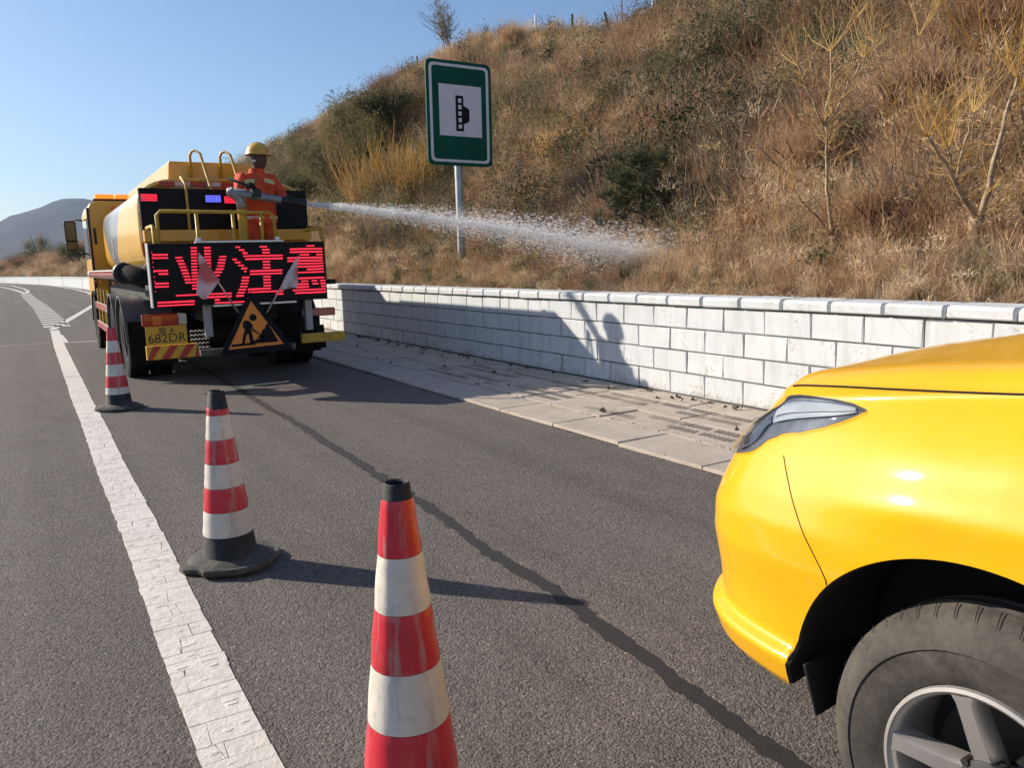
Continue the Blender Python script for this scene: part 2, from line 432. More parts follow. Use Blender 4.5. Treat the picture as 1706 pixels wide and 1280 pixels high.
M['rim_dark'] = simple('rim_inner', (.035, .033, .031), .6, metal=.3, var=.2)
M['chrome'] = simple('chrome', (.85, .86, .88), .12, metal=1, var=.03)
M['lamp_dark'] = simple('lamp_housing', (.15, .16, .185), .35, metal=.35, var=.25, nscale=22)
def lensmat():
    b = NB('lamp_lens'); t = b.n('ShaderNodeBsdfTransparent'); t.inputs[0].default_value = (.82, .85, .88, 1)
    g = b.n('ShaderNodeBsdfGlossy'); g.inputs['Roughness'].default_value = .04
    lw = b.n('ShaderNodeLayerWeight'); lw.inputs[0].default_value = .22
    f = b.math('ADD', b.math('MULTIPLY', lw.outputs['Fresnel'], .55), .05)
    mx = b.n('ShaderNodeMixShader'); b.l(f, mx.inputs[0]); b.l(t.outputs[0], mx.inputs[1]); b.l(g.outputs[0], mx.inputs[2])
    b.l(mx.outputs[0], b.out.inputs[0]); return b.m
M['lens'] = lensmat()
def glassmat():
    b = NB('dark_glass'); b.col((.012, .014, .016)); b.set(Roughness=.05, Coat_Weight=1); return b.m
M['glass'] = glassmat()

# ================================================================== SETTING
WP = [(-14, 5.6), (26, 5.6), (50, 4.3), (76, 4.0), (95, 3.1), (115, 1.44), (155, -3.1), (200, -11), (260, -26), (330, -52)]
_wy = np.array([p[0] for p in WP]); _wx = np.array([p[1] for p in WP])
def wallX(y): return np.interp(y, _wy, _wx)
CRY = np.array([-15, 10, 15, 18, 21, 23, 27.5, 32, 35.3, 39, 43, 52, 56, 65, 75, 92, 125, 160, 220, 330])
CRZ = np.array([8.6, 9.1, 9.5, 9.75, 9.8, 9.5, 10.1, 11.5, 11.95, 12.1, 11.9, 11.75, 11.75, 11.5, 10.7, 9.6, 7.0, 4.4, 2.6, 1.5])
def terr(x, y):
    """height of the cut slope above the road"""
    x = np.asarray(x, float); y = np.asarray(y, float)
    d = x - wallX(y) - .2; zc = np.interp(y, CRY, CRZ)
    D = 20 - wallX(y) - .2
    verge = .93 + .33*np.clip(d, 0, 1.8)
    t = np.clip((d-1.8)/(D-1.8), 0, 1)
    prof = t*1.12 - .12*t*t*t*1.0
    prof = np.where(t < 1, prof, 1.0)
    z = verge + (zc-1.52)*prof*np.where(d > 1.8, 1, 0)
    z = z + np.clip(d-D, 0, 60)*(-.03)
    amp = np.clip(d/6, 0, 1)
    z = z + amp*(fbm(x*.35+3, y*.35+7, 3)-.5)*1.1*np.clip(1.3-t*.9, .3, 1) + np.clip(d/2, 0, 1)*(fbm(x*1.3, y*1.3, 3)-.5)*.35
    return z
def tz(x, y): return float(terr(x, y))

# ground, road
g = MB(); g.add([(-6000, -6000, -.06), (9000, -6000, -.06), (9000, 9000, -.06), (-6000, 9000, -.06)], [(0, 1, 2, 3)])
structure(g.build('ground', M['land']))
ys = [-14] + list(np.arange(-8, 22, 3.0)) + list(np.arange(24, 330, 6.0))
V = []; F = []
for i, y in enumerate(ys):
    xr = float(wallX(y)) - .02; xl = -13.0 - (0 if y < 70 else ((y-70)**2)*.0014)
    for k in range(9): V.append((xl + (xr-xl)*k/8, y, 0))
for i in range(len(ys)-1):
    for k in range(8): F.append((i*9+k, i*9+k+1, (i+1)*9+k+1, (i+1)*9+k))
structure(link('road', np_mesh('road', V, F, [M['asphalt']])))

# thick cracked edge line, one mesh of paint plates with raised blobs
def line_x(y): return .39 + .004*math.sin(y*1.7)
pl = MB(); y = .6
def blob(mb, cx, cy, rx, ry, h, z0=.0042):
    n = 9; vs = [(cx, cy, z0+h)]
    a0 = random.random()*6
    for rr, hh in ((.55, .75), (1.0, -.05)):
        for k in range(n):
            a = a0+2*math.pi*k/n; q = rr*(1+.25*random.uniform(-1, 1)); vs.append((cx+rx*q*math.cos(a), cy+ry*q*math.sin(a), z0+h*hh*random.uniform(.8, 1.1)))
    fs = [(0, 1+k, 1+(k+1) % n) for k in range(n)] + [(1+k, 1+n+k, 1+n+(k+1) % n, 1+(k+1) % n) for k in range(n)]
    mb.add(vs, fs)
def plate(mb, x00, x10, x01, x11, y0a, y0b, y1a, y1b, nsub):
    z0, z1 = .0005, .0042+random.uniform(-.0004, .0006)
    bot = [(x00+(x10-x00)*t/nsub, y0a+(y0b-y0a)*t/nsub+ (random.uniform(-.0012, .0012))) for t in range(nsub+1)]
    top = [(x01+(x11-x01)*t/nsub, y1a+(y1b-y1a)*t/nsub+ (random.uniform(-.0012, .0012))) for t in range(nsub, -1, -1)]
    ring = bot+top; n = len(ring); cx = sum(p[0] for p in ring)/n; cy = sum(p[1] for p in ring)/n
    vs = [(p[0], p[1], z0) for p in ring] + [(p[0]+(cx-p[0])*.012, p[1]+(cy-p[1])*.02, z1) for p in ring]
    mb.add(vs, [tuple(range(n, 2*n))] + [(i, (i+1) % n, (i+1) % n+n, i+n) for i in range(n)])
sk = 0
while y < 12.6:
    step = random.choice([.05, .07, .09, .12, .14]) * (1 if y < 7 else 1.25)
    y2 = y + step; gap = random.choice([.0006, .001, .0016, .0026]); tilt = random.uniform(-.005, .005); tilt2 = tilt
    xl, xr = line_x(y)-.1, line_x(y)+.1
    ns = random.choice([1, 2, 2, 3]) if y < 9 else random.choice([1, 1, 2])
    cuts0 = [0] + sorted(random.uniform(.2, .8) for _ in range(ns-1)) + [1]
    cuts1 = [c + (random.uniform(-.09, .09) if 0 < c < 1 else 0) for c in cuts0]
    for j in range(ns):
        g0 = .0009 if j else random.uniform(-.003, .003); g1 = .0009 if j < ns-1 else random.uniform(-.003, .003)
        fx = lambda c: xl + .2*c
        plate(pl, fx(cuts0[j])+g0, fx(cuts0[j+1])-g1, fx(cuts1[j])+g0+random.uniform(-.003, .003), fx(cuts1[j+1])-g1+random.uniform(-.003, .003),
              y+gap+tilt*(cuts0[j]-.5), y+gap+tilt*(cuts0[j+1]-.5), y2+tilt2*(cuts1[j]-.5), y2+tilt2*(cuts1[j+1]-.5), 4)
    for q in range(random.choice([1, 2, 2, 3])):
        if y < 11: blob(pl, xl+.2*random.choice([.2, .45, .75])+random.uniform(-.02, .02), y+step*random.uniform(.3, .7), random.uniform(.018, .030), random.uniform(.009, .016), random.uniform(.0014, .0030))
    y = y2
structure(pl.build('edge_line', M['paint'], fixn=True))

def ribbon(name, pts, wd, mat, z=.004, rough=0, sub=None):
    V = []; F = []
    pts = [Vector((p[0], p[1], 0)) for p in pts]
    if sub:
        q = []
        for a, b in zip(pts[:-1], pts[1:]):
            n = max(1, int((b-a).length/sub)); q += [a+(b-a)*k/n for k in range(n)]
        pts = q+[pts[-1]]
    for i, p in enumerate(pts):
        t = (pts[min(i+1, len(pts)-1)]-pts[max(i-1, 0)]).normalized(); nn = Vector((-t.y, t.x, 0))
        wv = wd[i] if hasattr(wd, '__len__') else wd
        V += [tuple(p+nn*(wv/2+random.uniform(-rough, rough)) + Vector((0, 0, z))), tuple(p-nn*(wv/2+random.uniform(-rough, rough)) + Vector((0, 0, z)))]
    F = [(2*i, 2*i+1, 2*i+3, 2*i+2) for i in range(len(pts)-1)]
    return structure(link(name, np_mesh(name, V, F, [mat])))
ribbon('edge_line_smooth', [(.39, 12.62), (.40, 18), (.45, 23.3)], .2, M['paint'], .006, .002, .3)
ribbon('taper_line', [(.40, 23.6), (1.95, 36), (2.75, 43), (3.3, 52), (3.55, 65), (3.3, 80), (2.78, 95), (1.95, 112), (.93, 130), (-1.5, 157), (-4.63, 183), (-12, 225)], .2, M['paint'], .005)
ribbon('nose_line', [(-.25, 70), (-.55, 75), (-1.4, 91), (-2.9, 112), (-6.5, 145)], [.34, .3, .28, .28, .3], M['paint'], .005)
ribbon('nose_line', [(-.2, 70), (-.05, 78), (-.45, 91), (-1.79, 119), (-3.56, 139), (-8, 170)], [.3, .22, .22, .25, .25, .25], M['paint'], .009)
db = MB()
dp = [(26.2, .55), (39.1, .38), (55.2, .0), (70, -.28)]
for k, y in enumerate(np.arange(25.0, 69, 1.25)):
    xx = float(np.interp(y, [a for a, b in dp], [b for a, b in dp])); hw = .32; hl = .30
    db.add([(xx-hw, y-hl, .005), (xx+hw, y-hl*.9, .005), (xx+hw-.01, y+hl, .005), (xx-hw-.01, y+hl, .005)], [(0, 1, 2, 3)])
structure(db.build('dashed_line', M['paint']))
ribbon('joint_line', [(-6, 19.5), (-.63, 19.24), (.25, 19.1)], .035, M['paint'], .003)
ribbon('joint_line', [(.5, 18.95), (1.4, 18.7)], .10, M['paint'], .003)
ribbon('joint_line', [(.53, 21.4), (.56, 19.0)], .07, M['paint'], .0035)

# repaired crack running along the lay-by
cp = [(1.70, .4), (1.722, 1.35), (1.76, 2.0), (1.80, 2.45), (1.842, 2.87), (1.83, 3.4), (1.90, 4.1), (1.917, 4.9), (1.955, 6.0), (1.99, 7.3), (2.0, 8.4), (2.04, 9.7), (2.05, 12), (2.1, 19)]
q = []
for a, b in zip(cp[:-1], cp[1:]):
    n = max(2, int((b[1]-a[1])/.035))
    for k in range(n):
        t = k/n; yy = a[1]+(b[1]-a[1])*t
        q.append((a[0]+(b[0]-a[0])*t + .045*(fbm(yy*1.6, 3.3, 4)-.5) + .02*(fbm(yy*9, 8.1, 2)-.5), yy))
wd = [.064+.06*(fbm(p[1]*7, 21.0, 4)-.3) for p in q]
ribbon('crack_repair', q, wd, M['seal'], .0035, .009)

# ------------------------------------------------------------------ pavement of concrete slabs
pv = MB(); pv.add([(3.76, -4, .006), (5.6, -4, .006), (5.6, 26, .006), (3.76, 26, .006)], [(0, 1, 2, 3)])
pave = structure(pv.build('pavement', M['joint']))
def slab_mesh(lx, ly, h=.024, ch=.008, seed=0):
    r = random.Random(seed); mb = MB(); j = lambda: r.uniform(-.004, .004)
    lo = [(0+j(), 0+j()), (lx+j(), j()), (lx+j(), ly+j()), (j(), ly+j())]
    vs = [(a, b, 0) for a, b in lo] + [(a, b, h-ch*.6) for a, b in lo] + [(a+(ch if a < lx/2 else -ch), b+(ch if b < ly/2 else -ch), h) for a, b in lo]
    mb.add(vs, [(8, 9, 10, 11)] + [(o+i, o+(i+1) % 4, o+4+(i+1) % 4, o+4+i) for o in (0, 4) for i in range(4)])
    me = mb.mesh('paving_slab'); me.materials.append(M['slab']); return me
rows = [(3.755, .50, .90, 0), (4.27, .46, .78, .3), (4.745, .46, .78, .55), (5.22, .35, .78, .15)]
for x0, wx, ly, off in rows:
    ms = [slab_mesh(wx-.010, ly-.010, seed=k+int(x0*100)) for k in range(3)]
    y = -2.5 + off
    while y < 20.0:
        o = link('paving_slab', random.choice(ms), pave, (x0, y, .006+random.uniform(-.002, .004)))
        o.rotation_euler = (random.uniform(-.006, .006), random.uniform(-.008, .008), random.uniform(-.004, .004))
        y += ly
# slots of the drain covers set in the middle rows
sl = MB()
for yy in np.arange(3.4, 9.5, .39):
    for x0 in (4.40, 4.56, 4.88, 5.05):
        if random.random() < .28: continue
        for k in range(7):
            xx = x0+random.uniform(-.004, .004); y0 = yy+k*.05
            sl.add([(xx, y0, .0365), (xx+.10, y0+.022, .0365), (xx+.10, y0+.036, .0365), (xx, y0+.016, .0365)], [(0, 1, 2, 3)])
so = sl.build('drain_slots', M['gap'], pave); so['kind'] = 'stuff'
# loose stones and dead leaves
db = MB()
def stone(mb, x, y, z, r):
    vs = [(x+r*random.uniform(.6, 1.2)*a, y+r*random.uniform(.6, 1.2)*b, z+r*random.uniform(.4, .9)*c) for a, b, c in ((1,0,0),(-1,0,0),(0,1,0),(0,-1,0),(0,0,1),(0,0,-.4))]
    mb.add(vs, [(0,2,4),(2,1,4),(1,3,4),(3,0,4),(2,0,5),(1,2,5),(3,1,5),(0,3,5)])
for k in range(620):
    yy = random.uniform(2.5, 14); wch = random.random()
    xx = 3.75+random.gauss(0, .02) if wch < .35 else (4.262+random.gauss(0, .03) if wch < .8 else random.uniform(3.8, 5.5))
    stone(db, xx, yy, .03 if xx > 3.76 else .004, random.uniform(.004, .012))
gr = db.build('gravel', simple('gravel_stone', (.26, .22, .18), .9, var=.4, nscale=40), None); gr['kind'] = 'stuff'
lf = MB()
for k in range(120):
    base = random.random()
    yy = random.uniform(3, 15.5); xx = 5.5-abs(random.gauss(0, .10)) if base < .7 else random.uniform(4.2, 5.5)
    a = random.uniform(0, 6.3); r = random.uniform(.015, .045); h = random.uniform(.01, .05)
    c, s_ = math.cos(a), math.sin(a)
    lf.add([(xx-r*c, yy-r*s_, .034), (xx+r*.4*s_, yy-r*.4*c, .034+h), (xx+r*c, yy+r*s_, .034+h*.4), (xx-r*.4*s_, yy+r*.4*c, .036)], [(0, 1, 2, 3)])
lo = lf.build('leaves', simple('dead_leaf', (.10, .07, .045), .9, var=.5, nscale=30), None, fixn=False); lo['kind'] = 'stuff'

# ------------------------------------------------------------------ painted block wall
wall = thing('retaining_wall', (5.6, 8, 0), 'low white painted block wall with coping stones along the pavement', 'wall')
wo_ = ORG[wall.name]
path = [Vector((5.58, -3.0, 0)), Vector((5.58, 25.9, 0))]
core = MB()
core.box((5.592, -3.0, 0), (5.86, 25.95, 1.0))
core.build('wall_core', M['mortar'], wall)
def block_mesh(L, Hh, D, ch, seed, name):
    r = random.Random(seed); mb = MB(); j = lambda s=.0065: r.uniform(-s, s)
    # local: length along +y, face towards -x
    q = [(0, 0), (L, 0), (L, Hh), (0, Hh)]
    back = [(D, a+j(.002), b+j(.002)) for a, b in q]
    mid = [(ch, a+j(.002), b+j(.002)) for a, b in q]
    fr = [(0+j(.002), a+(ch if a < L/2 else -ch)+j(), b+(ch if b < Hh/2 else -ch)+j()) for a, b in q]
    vs = back+mid+fr
    mb.add(vs, [(8, 9, 10, 11)] + [(o+i, o+(i+1) % 4, o+4+(i+1) % 4, o+4+i) for o in (0, 4) for i in range(4)] + [(3, 2, 1, 0)])
    me = mb.mesh(name); me.materials.append(M['block'])
    bm = bmesh.new(); bm.from_mesh(me); bmesh.ops.recalc_face_normals(bm, faces=bm.faces); bm.to_mesh(me); bm.free()
    return me
CH = .225
full = [block_mesh(.482, CH-.012, .06, .007, 40+k, 'block') for k in range(6)]
half = [block_mesh(.232, CH-.012, .06, .007, 80+k, 'block') for k in range(2)]
def put_along(me, a, d, s, z, dx=0, nm='block'):
    p = a + d*s; o = link(nm, me, wall, (0, 0, 0))
    o.location = Vector((p.x+dx, p.y, z)) - wo_
    o.rotation_euler = (random.uniform(-.004, .004), random.uniform(-.006, .006), math.atan2(-d.x, d.y)+random.uniform(-.004, .004))
for a, b in zip(path[:-1], path[1:]):
    d = (b-a); L = d.length; d.normalize()
    for c in range(4):
        s = 0.0 if c % 2 else -.0; z = .04+c*CH
        if c % 2 == 0: put_along(random.choice(half), a, d, 0, z); s = .242
        while s < L-.3:
            if c == 3 and random.random() < .05: put_along(random.choice(half), a, d, s, z, random.uniform(-.003, .003)); s += .242; continue
            put_along(random.choice(full), a, d, s, z, random.uniform(-.004, .004)); s += .493
def cap_mesh(L, seed):
    r = random.Random(seed); mb = MB(); j = lambda s=.003: r.uniform(-s, s)
    prof = [(.30, 0), (0, 0), (-.008, .010), (-.010, .066), (.000, .086), (.022, .094), (.30, .098)]
    G = []
    for t, ins in ((0, .012), (.012, 0), (L-.012, 0), (L, .012)):
        G.append([(p[0]+(ins if p[0] < .2 else 0)+j(.002), t, p[1]-(ins*.6 if p[1] > .05 else 0)+j(.002)) for p in prof])
    mb.grid(G); n = len(prof); mb.add(G[0], [tuple(range(n))]); mb.add(G[-1], [tuple(range(n-1, -1, -1))])
    me = mb.mesh('coping_stone'); me.materials.append(M['block'])
    bm = bmesh.new(); bm.from_mesh(me); bmesh.ops.remove_doubles(bm, verts=bm.verts, dist=.0001); bmesh.ops.recalc_face_normals(bm, faces=bm.faces); bm.to_mesh(me); bm.free()
    return me
caps = [cap_mesh(.461, k) for k in range(5)]
for a, b in zip(path[:-1], path[1:]):
    d = (b-a); L = d.length; d.normalize(); s = 0
    while s < L-.3: put_along(random.choice(caps), a, d, s, .944, -.035+random.uniform(-.004, .004), 'coping_stone'); s += .48
# wall carrying on past the lay-by
bar = thing('roadside_wall', (4.4, 60, 0), 'long white low wall curving away along the far road edge', 'wall')
ys2 = [26, 33, 42, 58, 77, 95, 117, 140, 165, 190, 220]
for y0, y1 in zip(ys2[:-1], ys2[1:]):
    n = 5; mb = MB()
    for k in range(n):
        ya = y0+.25*(k == 0)+(y1-y0)*k/n; yb = y0+(y1-y0)*(k+1)/n
        xa, xb = float(wallX(ya)), float(wallX(yb))
        mb.prism([(xa, ya, 0), (xb, yb, 0), (xb+.25, yb, 0), (xa+.25, ya, 0)], (0, 0, .93))
        mb.prism([(xa-.05, ya, .932), (xb-.05, yb, .932), (xb+.27, yb, .932), (xa+.27, ya, .932)], (0, 0, .09))
    mb.build('wall_panel', M['block'], bar)

# ------------------------------------------------------------------ hillside terrain
ty = np.concatenate([np.arange(-14, 30, .5), np.arange(30, 80, 1.2), np.arange(80, 330, 5)])
td = np.concatenate([np.arange(0, 3, .25), np.arange(3, 16.5, .5), np.arange(17, 60, 4)])
TY, TD = np.meshgrid(ty, td, indexing='ij'); TX = wallX(TY)+.2+TD; TZ = terr(TX, TY)
ny, nx = TX.shape; idx = np.arange(ny*nx).reshape(ny, nx)
F = np.stack([idx[:-1, :-1], idx[:-1, 1:], idx[1:, 1:], idx[1:, :-1]], -1).reshape(-1, 4)
structure(link('hillside', np_mesh('hillside', np.stack([TX, TY, TZ], -1).reshape(-1, 3), F, [M['soil']], True)))

# far mountains (ridge profile, with real depth and spurs)
def ridge(prof, Y0, depth, name, seed):
    px = np.linspace(prof[0][0], prof[-1][0], 90); py = np.interp(px, [p[0] for p in prof], [p[1] for p in prof])
    V = []; nr = 14
    for i in range(len(px)):
        c = at(px[i], py[i], Y0)
        for r in range(nr+1):
            t = r/nr; yy = Y0 - depth*(1-t)*1.0
            hgt = c.z*(t**1.25)*(1+.22*(fbm(i*.23+seed, r*.45, 3)-.5)*(1-t)*2)
            V.append((c.x, yy+60*(fbm(i*.2, r*.3+seed, 2)-.5)*(1-t), hgt+ (11*(fbm(i*1.3+seed, r*.9, 4)-.5) if t > .85 else 0)))
        V.append((c.x, Y0+400, -10))
    n = nr+2; F = [(i*n+k, (i+1)*n+k, (i+1)*n+k+1, i*n+k+1) for i in range(len(px)-1) for k in range(n-1)]
    return structure(link(name, np_mesh(name, V, F, [M['mountain']], True)))
ridge([(-900, 420), (-500, 395), (-200, 392), (-60, 380), (0, 369), (28, 355), (60, 349), (90, 336), (112, 329), (150, 331), (185, 342), (230, 360), (300, 392), (420, 420), (640, 440)], 2600, 1300, 'mountain', 3.0)
ridge([(-900, 440), (-200, 428), (-40, 412), (20, 402), (70, 396), (120, 406), (180, 404), (260, 418), (420, 436)], 1500, 600, 'mountain', 9.0)

# ================================================================== VEGETATION
def hit(px, py, dmax=150):
    d = ray(px, py); t = 4.0
    while t < dmax:
        p = EYE + d*t
        if p.x > wallX(p.y)+.2 and p.z <= tz(p.x, p.y): return p
        t += .05 + t*.002
    return None
def blades(n, h, spread, lean, wid, seed, droop=.35, hvar=.4):
    r = np.random.default_rng(seed)
    a = r.random(n)*6.283; rr = spread*np.sqrt(r.random(n))
    root = np.stack([rr*np.cos(a), rr*np.sin(a), np.zeros(n)], 1)
    az = a + r.normal(0, .9, n); ln = h*(1-hvar+hvar*2*r.random(n)*.8); le = np.abs(r.normal(lean, lean*.6, n))
    out = np.stack([np.cos(az), np.sin(az), np.zeros(n)], 1); up = np.array([0, 0, 1.0])
    side = np.stack([-np.sin(az+r.normal(0, .8, n)), np.cos(az), np.zeros(n)], 1)
    w = wid*(.6+.8*r.random(n))[:, None]
    m1 = root + (up*np.cos(le)[:, None] + out*np.sin(le)[:, None])*(ln*.5)[:, None]
    le2 = le+droop*(.4+r.random(n)*1.2)
    tip = m1 + (up*np.cos(le2)[:, None] + out*np.sin(le2)[:, None])*(ln*.5)[:, None]
    V = np.stack([root-side*w, root+side*w, m1-side*w*.8, m1+side*w*.8, tip], 1).reshape(-1, 3)
    b = np.arange(n)[:, None]*5
    F = np.concatenate([b+[0, 1, 3], b+[0, 3, 2], b+[2, 3, 4]])
    return V, F
def fuzz(n, rx, rz, ln, wid, seed, up=.7, hollow=.35):
    """cloud of fine twigs in a dome"""
    r = np.random.default_rng(seed)
    d = r.normal(0, 1, (n, 3)); d /= np.linalg.norm(d, axis=1)[:, None]; d[:, 2] = np.abs(d[:, 2])
    rad_ = (hollow+(1-hollow)*r.random(n))[:, None]
    lump = .75+.5*np.sin(d[:, :1]*5+seed)*np.cos(d[:, 1:2]*4+seed*2)
    p = d*rad_*lump*np.array([rx, rx, rz])
    dr = d*(1-up)+np.array([0, 0, 1])*up + r.normal(0, .45, (n, 3)); dr /= np.linalg.norm(dr, axis=1)[:, None]
    side = np.cross(dr, r.normal(0, 1, (n, 3))); side /= np.linalg.norm(side, axis=1)[:, None]
    l = (ln*(.5+r.random(n)))[:, None]; w = wid*(.6+.8*r.random(n))[:, None]
    V = np.stack([p-side*w, p+side*w, p+dr*l], 1).reshape(-1, 3)
    F = np.arange(n)[:, None]*3+np.array([0, 1, 2])
    return V, F
def leaves(n, rx, rz, size, seed, cz=.5, hollow=.25):
    r = np.random.default_rng(seed)
    d = r.normal(0, 1, (n, 3)); d /= np.linalg.norm(d, axis=1)[:, None]
    rad_ = (hollow+(1-hollow)*r.random(n)**.7)[:, None]
    lump = .72+.55*(np.sin(d[:, :1]*4+seed)*np.cos(d[:, 1:2]*5+seed*2)+.3*np.sin(d[:, 2:]*9+seed))
    p = d*rad_*lump*np.array([rx, rx, rz]) + np.array([0, 0, cz])
    a = r.normal(0, 1, (n, 3)); a /= np.linalg.norm(a, axis=1)[:, None]
    b = np.cross(a, r.normal(0, 1, (n, 3))); b /= np.linalg.norm(b, axis=1)[:, None]
    s = (size*(.6+.8*r.random(n)))[:, None]
    V = np.stack([p-a*s, p+b*s*.38, p+a*s, p-b*s*.38], 1).reshape(-1, 3)
    F = np.arange(n)[:, None]*4+np.array([0, 1, 2, 3])
    F = np.concatenate([F[:, [0, 1, 2]], F[:, [0, 2, 3]]])
    return V, F
def join(*vf):
    V = []; F = []; o = 0
    for v, f in vf: V.append(v); F.append(np.asarray(f)+o); o += len(v)
    return np.concatenate(V), np.concatenate(F)
def xf(vf, loc=(0, 0, 0), s=1.0): return vf[0]*s+np.array(loc), vf[1]

protos = bpy.data.collections.new('plant_kinds')       # sources of the scattered ground cover, not linked to the scene
PK = []
def proto(kind, vf, mat):
    me = np_mesh('plant_kind', vf[0], vf[1], [M[mat]]); o = bpy.data.objects.new('p%02d' % len(PK), me); protos.objects.link(o); PK.append(kind)
for k in range(5): proto('tan', join(blades(85, .50, .24, .55, .0030, 100+k, .95, .6), xf(fuzz(90, .25, .35, .08, .004, 190+k, .3), (0, 0, .08))), 'tan')
for k in range(3): proto('tall', join(blades(30, .80, .16, .30, .0028, 120+k, .6, .6), xf(fuzz(110, .26, .28, .07, .0045, 130+k, .2), (0, 0, .45))), 'tan')
for k in range(5): proto('brown', join(fuzz(560, .44, .50, .10, .0034, 140+k, .30), blades(24, .6, .2, .5, .003, 150+k, .3)), 'brown')
for k in range(3): proto('grey', join(fuzz(380, .38, .42, .12, .0028, 160+k, .3), blades(30, .5, .2, .5, .003, 165+k, .3)), 'grey')
for k in range(3): proto('olive', join(leaves(380, .45, .42, .030, 170+k, .38), fuzz(120, .45, .55, .16, .003, 175+k)), 'olive')
for k in range(3): proto('green', blades(80, .42, .2, .5, .0050, 180+k, .6), 'green')
for k in range(3): proto('bigolive', join(leaves(1300, .46, .40, .013, 270+k, .36), fuzz(260, .44, .5, .10, .003, 275+k, .3)), 'olive')
for k in range(2): proto('bigdark', join(leaves(1300, .46, .40, .012, 290+k, .36), fuzz(260, .44, .5, .10, .003, 295+k, .3)), 'needle')  # near-black leaf colour stands in for shadowed pockets between the bushes
kinds = sorted(set(PK)); byk = {k: [i for i, q in enumerate(PK) if q == k] for k in kinds}

def scatter(name, P, kindsel, scl, seed):
    r = np.random.default_rng(seed); n = len(P)
    me = bpy.data.meshes.new(name); me.vertices.add(n); me.vertices.foreach_set('co', np.asarray(P, np.float32).ravel())
    def attr(nm, typ, data, key='value'):
        a = me.attributes.new(nm, typ, 'POINT'); a.data.foreach_set(key, np.asarray(data).ravel())
    attr('kind', 'INT', np.array([r.choice(byk[k]) for k in kindsel], np.int32))
    rot = np.stack([r.normal(0, .10, n), r.normal(0, .10, n)-.10, r.random(n)*6.283], 1).astype(np.float32)
    attr('rot', 'FLOAT_VECTOR', rot, 'vector')
    sc = np.stack([scl*(.85+.3*r.random(n)), scl*(.85+.3*r.random(n)), scl*(.7+.6*r.random(n))], 1).astype(np.float32)
    attr('scl', 'FLOAT_VECTOR', sc, 'vector')
    o = link(name, me); ng = bpy.data.node_groups.new(name, 'GeometryNodeTree')
    ng.interface.new_socket('Geometry', in_out='INPUT', socket_type='NodeSocketGeometry'); ng.interface.new_socket('Geometry', in_out='OUTPUT', socket_type='NodeSocketGeometry')
    gi = ng.nodes.new('NodeGroupInput'); go = ng.nodes.new('NodeGroupOutput')
    ci = ng.nodes.new('GeometryNodeCollectionInfo'); ci.inputs[0].default_value = protos; ci.inputs[1].default_value = True; ci.inputs[2].default_value = True
    ip = ng.nodes.new('GeometryNodeInstanceOnPoints')
    def na(nm, dt):
        x = ng.nodes.new('GeometryNodeInputNamedAttribute'); x.data_type = dt; x.inputs[0].default_value = nm; return x.outputs[0]
    e2r = ng.nodes.new('FunctionNodeEulerToRotation')
    L = ng.links.new
    L(gi.outputs[0], ip.inputs['Points']); L(ci.outputs[0], ip.inputs['Instance']); ip.inputs['Pick Instance'].default_value = True
    L(na('kind', 'INT'), ip.inputs['Instance Index']); L(na('rot', 'FLOAT_VECTOR'), e2r.inputs[0]); L(e2r.outputs[0], ip.inputs['Rotation'])
    L(na('scl', 'FLOAT_VECTOR'), ip.inputs['Scale']); L(ip.outputs[0], go.inputs[0])
    md = o.modifiers.new('scatter', 'NODES'); md.node_group = ng
    o['kind'] = 'stuff'; return o

def sample(n, y0, y1, d0, d1, seed):
    r = np.random.default_rng(seed); y = y0+(y1-y0)*r.random(n); d = d0+(d1-d0)*r.random(n)
    x = wallX(y)+.2+d; return x, y, terr(x, y)-.02, d, r
def choose(x, y, d, r):
    n1 = fbm(x*.30+9, y*.24+2, 3); n2 = fbm(x*.5+31, y*.42+11, 3); n3 = fbm(x*.4+55, y*.33+40, 3)
    up = np.clip(d/14, 0, 1)
    wt = {'tan': .34+2.2*np.clip(n1-.45, 0, 1)+.55*up, 'tall': .10+.8*np.clip(n1-.55, 0, 1)+.0*d,
          'brown': .34+1.9*np.clip(n2-.50, 0, 1), 'grey': .10+.9*np.clip(n3-.55, 0, 1),
          'olive': .03+1.2*np.clip(n3-.56, 0, 1)*(1-up*.4), 'green': .025+.16*np.exp(-((d-1.0)/1.2)**2)}
    zA = np.exp(-((y-46)/16)**2-((d-5.5)/5)**2); zB = np.exp(-((y-13.5)/3.0)**2-((d-6.0)/2.2)**2)
    wt['olive'] = wt['olive'] + 1.1*zA + .55*zB
    zC = np.exp(-((y-36)/7)**2-((d-10)/4)**2); wt['brown'] = wt['brown'] + .8*zC
    K = list(wt); W = np.stack([wt[k] for k in K], 1); W /= W.sum(1)[:, None]; C = W.cumsum(1)
    pick = (r.random(len(x))[:, None] > C).sum(1).clip(0, len(K)-1)
    return [K[i] for i in pick]
PP = []; KK = []; SS = []
